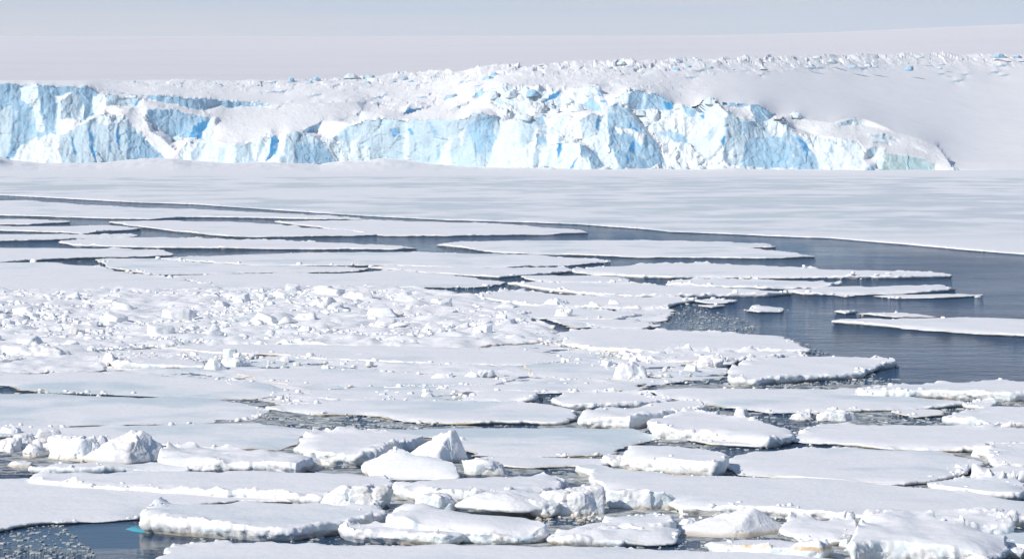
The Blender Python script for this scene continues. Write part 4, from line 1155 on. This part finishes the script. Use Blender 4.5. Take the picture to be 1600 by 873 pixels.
 ([(1330,846,1.0),(1350,812,1.2),(1380,797,1.2),(1450,806,1.15),(1530,818,1.1),(1560,830,1.0),(1566,845,.9),(1540,852,.9),(1450,846,.95),(1380,842,1.0)], 1.05, 'great rough white block mass at the lower right corner', 'S', {'name': 'ice_slab', 'rough': .5, 'hump': .15}),
 ([(1350,806),(1400,797),(1500,800),(1575,808),(1580,816),(1500,818),(1400,812)], .7, 'flat lilac snow ledge behind the great rough block mass', 'S', {'rough': .3}),
 ([(1545,832),(1600,826),(1900,828),(1900,850),(1600,850),(1560,846)], .4, 'blue tinted floe at lower right edge beside the rough block mass', 'W', {'rough': .3}),
 ([(1105,842),(1150,838),(1230,840),(1295,851),(1285,856),(1180,852),(1115,848)], .55, 'stained plate of ice lying at the foot of the white wedge', 'S', {'name': 'ice_slab', 'rough': .4, 'ice': 'O'}),
 ([(855,838),(900,822),(960,812),(1030,812),(1060,826),(1055,840),(960,842),(880,842)], .35, 'low snowy mass of ice right of the orange streaked slab', 'S', {'rough': .5, 'hump': .25}),
 ([(945,808),(1000,801),(1045,806),(1050,818),(1000,822),(955,818)], .55, 'pillow shaped slab behind the low snowy mass', 'S', {'name': 'ice_slab', 'rough': .3}),
 ([(1225,822),(1240,808),(1290,812),(1335,812),(1338,826),(1310,832),(1260,830)], .6, 'scooped white ice piece floating left of the rough block mass', 'S', {'name': 'ice_slab', 'rough': .4, 'hump': .12}),
]
SLUSH = [
 ([(-260,590),(-260,575),(0,566),(160,545),(400,539),(880,530),(930,548),(985,552),(1010,600),(900,613),(720,614),(700,626),(560,628),(440,632),(380,610),(340,592),(150,582)], 'crushed slush ice frozen between the floes below the rubble band'),
 ([(760,470),(860,500),(900,512),(1000,512),(1040,500),(1046,484),(1000,476)], 'crushed slush ice frozen among small floes left of the brash fringe'),
 ([(980,548),(1240,545),(1150,560),(1135,590),(1000,604)], 'crushed slush ice frozen around the hollow hummock'),
]
MATS = {'S': M_SNOW, 'W': M_WET, 'G': M_GREY}

# orange-brown algae streak half way up the face
m, n, l, p = new_mat('streaked_ice')
g = n.new('ShaderNodeNewGeometry')
sx = n.new('ShaderNodeSeparateXYZ'); l.new(g.outputs['Position'], sx.inputs[0])
b = noise_node(n, l, 0.8, 6.0, 0.7)
zz = math_n(n, l, 'ADD', sx.outputs['Z'], math_n(n, l, 'MULTIPLY', math_n(n, l, 'SUBTRACT', b, 0.5), 0.35))
band = math_n(n, l, 'MULTIPLY', ramp(n, l, zz, 0.42, 0.54), ramp(n, l, zz, 0.62, 0.76, 1.0, 0.0))
pt = ramp(n, l, noise_node(n, l, 0.6, 6.0, 0.7), 0.42, 0.66)
a = noise_node(n, l, 0.9, 4.0, 0.55)
side = mix(n, l, ramp(n, l, a, 0.40, 0.68), (0.86, 0.865, 0.87), (0.74, 0.82, 0.86))
c = mix(n, l, math_n(n, l, 'MULTIPLY', math_n(n, l, 'MULTIPLY', band, pt), 0.9), side, (0.58, 0.38, 0.18))
foot = ramp(n, l, zz, 0.0, 0.16, 0.4, 0.0)
c = mix(n, l, foot, c, (0.56, 0.49, 0.38))
l.new(c, p.inputs['Base Color'])
p.inputs['Roughness'].default_value = 0.6
bump(n, l, p, noise_node(n, l, 4.0, 6.0, 0.62), 0.7, 0.10)
ICES = {'T': M_ICE_S, 'O': m}

for pts, fb, lab, mt, op in FL:
    if op is None: continue
    op = dict(op)
    ic = ICES.get(op.pop('ice', None), M_ICE)
    floe(pts, fb, lab, MATS[mt], ic, group=('thick ice slabs' if op.get('name') == 'ice_slab' else G_FL), **op)

m, n, l, p = new_mat('slush')
a = noise_node(n, l, 1.2, 5.0, 0.65)
l.new(mix(n, l, ramp(n, l, a, 0.38, 0.62), (0.15, 0.165, 0.16), (0.58, 0.585, 0.57)), p.inputs['Base Color'])
p.inputs['Roughness'].default_value = 0.5
bump(n, l, p, noise_node(n, l, 5.0, 5.0, 0.6), 0.6, 0.06)
M_SLUSH = m
for pts, lab in (([(300,598),(1000,602),(1400,604),(1720,616),(1720,900),(1400,900),(700,880),(560,830),(520,790),(480,735),(300,700),(300,660)], 'dirty grey slush in the gaps of the near pack, right of the calm pool'),
                 ([(-90,655),(300,655),(300,735),(40,740),(-90,735)], 'dirty grey slush around the hummocks at left')):
    o = floe(pts, -.005, lab, M_SLUSH, M_ICE, rough=0, name='slush_ice', cat='slush ice', wob=2.0, leaky=.09)
    o['kind'] = 'stuff'
for pts, lab in SLUSH:
    o = floe(pts, .07, lab, M_WET, M_ICE, rough=.1, name='slush_ice', cat='slush ice', wob=2.0, leaky=.20)
    o['kind'] = 'stuff'

# turquoise ice foot of the calm-pool slab
ft = [(196,826),(206,822),(222,821),(240,828),(230,832),(208,829)]

# ------------------------------------------------------------------ named blocks
def block(px, py, w_px, h_px, label, style='block', dr=.9, seed=0, rough=.06, sub=5, yaw=None, planes=None, k=16, z=0.0, cat='ice block'):
    x, y = on_plane(px, py, z)
    s = y / FPX
    w_, h_ = w_px * s, h_px * s
    P, F = poly_solid((w_, w_ * dr, h_), seed + 200, style, sub, rough, planes, k)
    me = mesh_np('ice_block', P, F, M_ICE)
    o = obj('ice_block', me)
    o.location = (float(x), float(y) + w_ * dr * .42, z)
    if yaw is not None: o.rotation_euler = (0, 0, yaw)
    tag(o, label, cat, 'hummocks and blocks of broken ice')
    return o


PEAK = [((-.62,-.35,.72),.52),((.80,-.60,.22),.45),((.9,.3,.3),.7),((-.3,.9,.35),.7),((.2,.95,.3),.7),((0,0,-1),.8),((-.1,-.9,.5),.85),((-.45,.1,.9),.66)]
PYR = [((-.55,-.45,.75),.62),((.80,-.52,.30),.44),((.6,.6,.5),.75),((-.6,.7,.5),.75),((0,0,-1),.8),((.1,-.9,.45),.80)]
BL = [
 (693,724,88,50,'pointed ice peak with sunlit left face and blue shaded right face',dict(planes=PEAK,seed=1,rough=.085,k=12,sub=6,dr=.9)),
 (205,722,120,46,'shaded blue-white pyramid of ice standing in the row of hummocks at left',dict(planes=PYR,seed=2,rough=.10,sub=6,dr=.8)),
 (755,742,68,26,'crumbly snow mound at the right foot of the tilted slab',dict(seed=3,rough=.12,dr=.7)),
 (562,796,126,38,'lumpy wall of blue-white ice behind the thick flat-topped slab',dict(seed=4,rough=.11,sub=6,dr=.45)),
 (895,806,112,46,'big rugged ice lump with blue shaded right end, mid foreground',dict(seed=5,rough=.11,sub=6,dr=.6)),
 (790,798,150,26,'smooth lilac snow mound piled on the orange streaked slab',dict(seed=6,rough=.05,dr=.8,k=5,z=.4)),
 (1165,838,160,40,'white wedge of ice with sloping top above the stained plate',dict(planes=PYR,seed=7,rough=.05,sub=6,dr=.6)),
 (1322,826,34,28,'upright ice knob at the right end of the scooped ice piece',dict(seed=8,rough=.1)),
 (1275,812,16,12,'ball of ice on the brown edge behind the scooped piece',dict(seed=9,rough=.08)),
 (985,594,52,30,'blue shaded hummock with a hollow centre in the middle distance',dict(seed=10,rough=.13,dr=.6)),
 (1112,575,44,20,'hummock with dark shaded right end beside the pointed lagoon floe',dict(seed=11,rough=.12,dr=.8)),
 (333,579,30,20,'white cone of ice beside a blue shaded lump, left of centre',dict(style='peak',seed=12,rough=.06)),
 (366,576,46,18,'blue shaded lump right of the white cone of ice',dict(seed=13,rough=.12)),
 (55,563,100,24,'rugged bluish hummock at the left end of the rubble band',dict(seed=14,rough=.13,dr=.5)),
 (690,594,34,12,'small stained ice boulder on the pale streaky floe',dict(seed=15,rough=.08)),
 (750,592,50,14,'low blue-backed ice lump right of the stained boulder',dict(seed=16,rough=.1)),
 (115,719,90,38,'large rounded white hummock left of the shaded pyramid',dict(seed=17,rough=.11,sub=6,dr=.6)),
 (140,702,26,22,'steep little block with blue face on top of the rounded hummock',dict(seed=18,rough=.06)),
 (158,702,24,22,'bright tooth of ice beside the shaded pyramid',dict(style='peak',seed=19,rough=.06)),
 (75,686,42,16,'flat cap of ice with olive underside at the left hummocks',dict(style='slab',seed=20,rough=.05,z=.25)),
 (35,696,44,18,'grey rounded lump left in the row of hummocks',dict(seed=21,rough=.07,k=8)),
 (50,716,34,22,'jagged white lump at the near side of the left hummocks',dict(seed=22,rough=.12)),
 (12,706,44,22,'rough white lump cut by the left edge of the frame',dict(seed=23,rough=.12)),
 (15,681,40,14,'bluish crumbly lump at the far side of the left hummocks',dict(seed=24,rough=.12)),
 (30,731,40,10,'low ice piece beside the dark water patch at left',dict(style='slab',seed=25,rough=.08)),
 (484,727,26,20,'pale blue-green ice piece in the brash left of the tilted slab',dict(style='peak',seed=26,rough=.05)),
 (515,727,34,16,'second pale green ice piece in the brash, nearer the tilted slab',dict(seed=27,rough=.08)),
 (1538,715,34,20,'lump of white ice with brown foot at the corner of the oval floe',dict(seed=28,rough=.12)),
 (1505,738,26,11,'rough knob on the right rim of the oval floe',dict(seed=29,rough=.12)),
 (1310,658,60,18,'crumbled ice heap at the right of the broad grey floe',dict(seed=30,rough=.13,dr=.6)),
 (1255,656,40,13,'white crumbled heap beside a small dark pool',dict(seed=31,rough=.12)),
 (1160,652,22,15,'ice cube shaped block right of the angular blue sided slab',dict(style='slab',seed=32,rough=.05)),
 (1545,815,60,20,'ragged heap on the far end of the lilac snow ledge',dict(seed=33,rough=.13)),
 (1370,826,50,30,'rounded white head of the great rough block mass',dict(seed=34,rough=.09,z=.2)),
 (1470,872,120,26,'crumbled white ice below the great rough block mass',dict(seed=35,rough=.13,dr=.5)),
 (1375,872,60,18,'heap of broken ice at the bottom edge, right of the plate',dict(seed=36,rough=.12)),
 (1585,872,50,16,'white ice piece in the lower right corner of the photo',dict(seed=37,rough=.1)),
 (1590,780,30,14,'broken knob at the right edge on the long snowy floe',dict(seed=38,rough=.12)),
 (1000,797,130,34,'rough white ice face at the left end of the long snowy floe',dict(seed=39,rough=.10,sub=6,dr=.4)),
 (870,765,40,20,'knobbly ice at the right end of the flat slab',dict(seed=40,rough=.12)),
 (960,727,46,16,'rough snow foot at the left of the boxy slab',dict(seed=41,rough=.12)),
 (1050,826,22,15,'egg shaped ice lump right of the pillow shaped slab',dict(seed=42,rough=.06)),
 (1080,822,34,12,'soft white ice lump left of the white wedge',dict(seed=43,rough=.09)),
 (945,847,60,22,'blue tinted lump on the low snowy mass',dict(seed=44,rough=.08,style='slab')),
 (680,797,70,26,'snowy rubble behind the upper rim of the orange streaked slab',dict(seed=45,rough=.12,z=.2)),
 (850,806,70,26,'rubble heap between orange streaked slab and rugged lump',dict(seed=46,rough=.13,z=.1)),
 (880,498,30,16,'white hummock on the floe beside the rubble band right end',dict(seed=47,rough=.12)),
 (870,480,44,14,'ridge knob on the lumpy edged floe',dict(seed=48,rough=.12)),
 (960,480,22,12,'small knob near the tip of the lumpy edged floe',dict(seed=49,rough=.12)),
]
for px_, py_, w_, h_, lab, op in BL:
    block(px_, py_, w_, h_, lab, **op)

# ------------------------------------------------------------------ loose chunks: 240 single ones, the rest as rubble
PROTO = []
for i in range(16):
    P, F = poly_solid((2, 2 * random.uniform(.6, 1.0), 2), 900 + i, ['slab', 'slab', 'block', 'slab', 'block', 'peak'][i % 6], 4, .055, k=44)
    PROTO.append((P, F, mesh_np('ice_chunk', P, F, M_ICE_S if i % 3 == 0 else M_ICE)))
P2 = []
for i in range(16):
    P, F = poly_solid((2, 2 * random.uniform(.6, 1.0), 2), 950 + i, ['slab', 'slab', 'block', 'slab'][i % 4], 3, .08, k=30)
    P2.append((P, F))

ZONES = [
 # polygon in photo px, singles, size range px, heights ratio, z, label, rubble count
 ([(-40,458),(250,455),(280,540),(100,550),(-40,565)], 62, (11, 46), (.2, .46), .26, 'jagged ice chunk in the left third of the rubble band', 1300),
 ([(250,458),(560,452),(560,534),(280,536)], 62, (11, 46), (.2, .46), .26, 'jagged ice chunk in the middle of the rubble band', 1300),
 ([(560,452),(700,458),(790,485),(870,530),(560,536)], 44, (9, 42), (.2, .44), .26, 'jagged ice chunk at the right end of the rubble band', 800),
 ([(920,548),(1120,552),(1130,598),(1000,600),(960,590)], 26, (10, 28), (.3, .5), .05, 'stained ice chunk in the rubble around the hollow hummock', 130),
 ([(120,552),(420,545),(600,566),(560,580),(350,572),(180,560)], 18, (8, 26), (.3, .5), .1, 'ice chunk scattered on the floes just below the rubble band', 120),
 ([(0,680),(150,690),(240,715),(200,722),(0,725)], 16, (12, 26), (.4, .7), .0, 'loose ice chunk among the hummocks at left', 50),
 ([(740,800),(860,790),(950,800),(940,815),(860,815),(780,800)], 10, (8, 20), (.4, .7), .0, 'small ice chunk in the brash right of the orange streaked slab', 60),
 ([(1060,795),(1250,800),(1320,815),(1200,812),(1060,812)], 14, (8, 22), (.4, .7), .0, 'small ice chunk in brash water below the long snowy floe', 60),
 ([(1320,815),(1400,840),(1400,873),(1310,860)], 8, (8, 22), (.4, .7), .0, 'small ice chunk in brash water left of the rough block mass', 40),
 ([(420,605),(720,600),(720,624),(420,634)], 14, (8, 24), (.25, .45), .1, 'low ice chunk on cracked pale floes left of the small bright slab', 60),
 ([(800,520),(920,545),(980,560),(860,545)], 8, (8, 20), (.3, .5), .1, 'ice chunk in the crack left of the large clean floe', 70),
]
stuff_v, stuff_f, voff = [], [], 0
for poly, nsing, (s0, s1), (h0, h1), z, lab, nst in ZONES:
    Pz = np.array(poly, float)
    lo, hi = Pz.min(0), Pz.max(0)
    def pick():
        while True:
            q = RNG.uniform(lo, hi)
            if not inside(Pz, np.array([q[0]]), np.array([q[1]]))[0]: continue
            if fbm(q[0] / 55, q[1] / 13, 0.5, 610, 3) * 1.6 + .45 > RNG.uniform(): return q
    for i in range(nsing):
        q = pick(); x, y = on_plane(q[0], q[1], z); s = y / FPX
        w_ = RNG.uniform(0, 1) ** 2.4 * (s1 - s0) + s0
        o = obj('ice_chunk', PROTO[RNG.integers(16)][2])
        o.location = (float(x), float(y), z)
        o.scale = (w_ * s / 2, w_ * s / 2 * RNG.uniform(.7, 1.2), w_ * s / 2 * RNG.uniform(h0, h1))
        o.rotation_euler = (RNG.uniform(-.3, .3), RNG.uniform(-.3, .3), RNG.uniform(0, 6.28))
        tag(o, lab, 'ice chunk', 'loose chunks of broken ice')
    for i in range(nst):
        q = pick(); x, y = on_plane(q[0], q[1], z); s = y / FPX
        w_ = RNG.uniform(3, s0 * 1.2)
        P, F = P2[RNG.integers(16)]
        a = RNG.uniform(0, 6.28); ca, sa_ = math.cos(a), math.sin(a)
        Q = P * np.array([w_ * s / 2, w_ * s / 2 * RNG.uniform(.7, 1.2), w_ * s / 2 * RNG.uniform(h0, h1)])
        Q = np.stack([Q[:, 0] * ca - Q[:, 1] * sa_ + x, Q[:, 0] * sa_ + Q[:, 1] * ca + y, Q[:, 2] + z], 1)
        stuff_v.append(Q); stuff_f.append(F + voff); voff += len(Q)
o = obj('ice_rubble', mesh_np('ice_rubble', np.vstack(stuff_v), np.vstack(stuff_f), M_ICE))
tag(o, 'crumbled ice fragments between the larger chunks', 'ice rubble', kind='stuff')

# crumbs broken off along the floe edges
CR = []
for i in range(14):
    P, F = poly_solid((2, 2 * random.uniform(.6, 1.0), 2), 1300 + i, ['slab', 'block'][i % 2], 1, .10, k=24)
    P_2, F_2 = poly_solid((2, 2 * random.uniform(.6, 1.0), 2), 1300 + i, ['slab', 'block'][i % 2], 2, .10, k=24)
    CR.append((P, F, P_2, F_2))
cv, cf, off = [], [], 0
for Q, Nq, zq, fb in EDGES:
    Ym = Q[:, 1].mean()
    if Ym > 420: continue
    seg = np.hypot(*(Q - np.roll(Q, 1, 0)).T)
    n_c = int(seg.sum() * (1.7 if Ym < 260 else .45))
    dens = np.clip(fbm(Q[:, 0] / 5, Q[:, 1] / 5, 0 * zq, 400, 3) + .15, 0.01, 1) ** 2 * (1.0 + 1.5 * (Nq[:, 1] < 0))
    for i in RNG.choice(len(Q), n_c, p=dens / dens.sum()):
        y = Q[i, 1]
        if abs(Q[i, 0]) > y * .168 or y < 139: continue
        s = y / FPX
        w_ = (2.0 + 10 * RNG.uniform() ** 4.5) * s
        o_ = min(RNG.normal(-.3, .4), .35)
        x, y = Q[i] + Nq[i] * o_
        z = max(zq[i] * .92, .02) if o_ < 0 else -.02
        P, F, P_2, F_2 = CR[RNG.integers(14)]
        if w_ > 6 * s: P, F = P_2, F_2
        a = RNG.uniform(0, 6.28); ca, sa_ = math.cos(a), math.sin(a)
        R_ = P * np.array([w_ / 2, w_ / 2, w_ / 2 * RNG.uniform(.18, .5)])
        cv.append(np.stack([R_[:, 0] * ca - R_[:, 1] * sa_ + x, R_[:, 0] * sa_ + R_[:, 1] * ca + y, R_[:, 2] + z], 1))
        cf.append(F + off); off += len(P)
o = obj('ice_crumbs', mesh_np('ice_crumbs', np.vstack(cv), np.vstack(cf), M_ICE))
tag(o, 'small crumbs of ice broken off along the floe edges', 'ice crumbs', kind='stuff')

# ------------------------------------------------------------------ brash: thin bits afloat in the gaps
LAGOON = [(1200,470),(1180,500),(1180,520),(1230,526),(1305,555),(1400,566),(1400,600),(1420,598),(1560,590),(1720,592),(1720,400),(1300,380),(900,400),(1000,432),(1240,460)]
CALM = [(90,812),(225,805),(225,830),(300,845),(250,873),(160,873),(120,840)]
BZ = [
 ([(-60,812),(140,808),(180,830),(200,900),(-60,900)], 900, 2, 13),
 ([(300,560),(1720,600),(1720,880),(300,880)], 8500, 2, 17),
 ([(-60,560),(300,560),(300,810),(-60,810)], 900, 2, 12),
 ([(1035,474),(1085,474),(1130,489),(1183,506),(1178,521),(1100,516),(1020,506)], 520, 1.5, 7),
 ([(1220,524),(1260,532),(1306,552),(1250,556),(1200,548)], 260, 1.5, 7),
 ([(1150,588),(1340,582),(1400,602),(1380,608),(1150,606)], 500, 2, 12),
 ([(1380,628),(1600,620),(1600,668),(1360,662)], 500, 2, 12),
 ([(400,648),(700,652),(730,668),(560,674),(400,668)], 500, 2, 14),
 ([(800,800),(1100,795),(1420,810),(1420,873),(1060,850),(800,850)], 800, 2, 14),
 ([(0,400),(900,440),(1000,470),(900,500),(500,470),(0,470)], 600, 1.5, 6),
]
bv, bf, off = [], [], 0
tri = []
for poly, cnt, a0, a1 in BZ:
    Pz = np.array(poly, float); lo, hi = Pz.min(0), Pz.max(0)
    q = RNG.uniform(lo, hi, (cnt * 3, 2))
    k = inside(Pz, q[:, 0], q[:, 1]) & ~inside(LAGOON, q[:, 0], q[:, 1]) & ~inside(CALM, q[:, 0], q[:, 1])
    q = q[k][:cnt]
    for px_, py_ in q:
        x, y = on_plane(px_, py_, 0); s = y / FPX
        w_ = (a0 + (a1 - a0) * RNG.uniform() ** 2.4) * s / 2
        nn = RNG.integers(5, 9)
        an = np.sort(RNG.uniform(0, 6.28, nn)); rr = RNG.uniform(.6, 1.1, nn) * w_
        h_ = RNG.uniform(.05, .22) * min(w_, .25) + .012
        tx = np.stack([x + rr * np.cos(an), y + rr * np.sin(an) * 1.3, np.full(nn, h_) + RNG.uniform(-.3, .3, nn) * h_], 1)
        bx = np.stack([x + 1.1 * rr * np.cos(an), y + 1.1 * rr * np.sin(an) * 1.3, np.full(nn, -.03)], 1)
        bv.append(tx); bv.append(bx)
        bf.append(tuple(range(off, off + nn)))
        for i in range(nn):
            j = (i + 1) % nn
            bf.append((off + i, off + nn + i, off + nn + j, off + j))
        off += 2 * nn
m, n, l, p = new_mat('brash')
a = noise_node(n, l, 0.8, 2.0, 0.5)
l.new(mix(n, l, ramp(n, l, a, 0.35, 0.65), (0.60, 0.61, 0.59), (0.27, 0.30, 0.30)), p.inputs['Base Color'])
p.inputs['Roughness'].default_value = 0.5
o = obj('brash_ice', mesh_np('brash_ice', np.vstack(bv), bf, m, smooth=False))
tag(o, 'small bits of brash ice drifting in the dark gaps', 'brash ice', kind='stuff')

# turquoise foot
x, y = on_plane([f[0] for f in ft], [f[1] for f in ft], 0.01)
V = [(a_, b_, .012) for a_, b_ in zip(x, y)] + [(a_, b_, -.3) for a_, b_ in zip(x, y)] + [(float(np.mean(x)), float(np.mean(y)), .03)]
k = len(ft)
F = [(i, (i + 1) % k, 2 * k) for i in range(k)] + [(i, k + i, k + (i + 1) % k, (i + 1) % k) for i in range(k)]
slab = [o_ for o_ in bpy.data.objects if o_.get('label', '').startswith('thick flat-topped slab')][0]
V = [(v[0] - slab.location.x, v[1] - slab.location.y, v[2]) for v in V]
o = obj('ice_foot', mesh_np('ice_foot', V, F, M_FOOT), slab)
o['label'] = 'turquoise ice foot awash at the waterline'
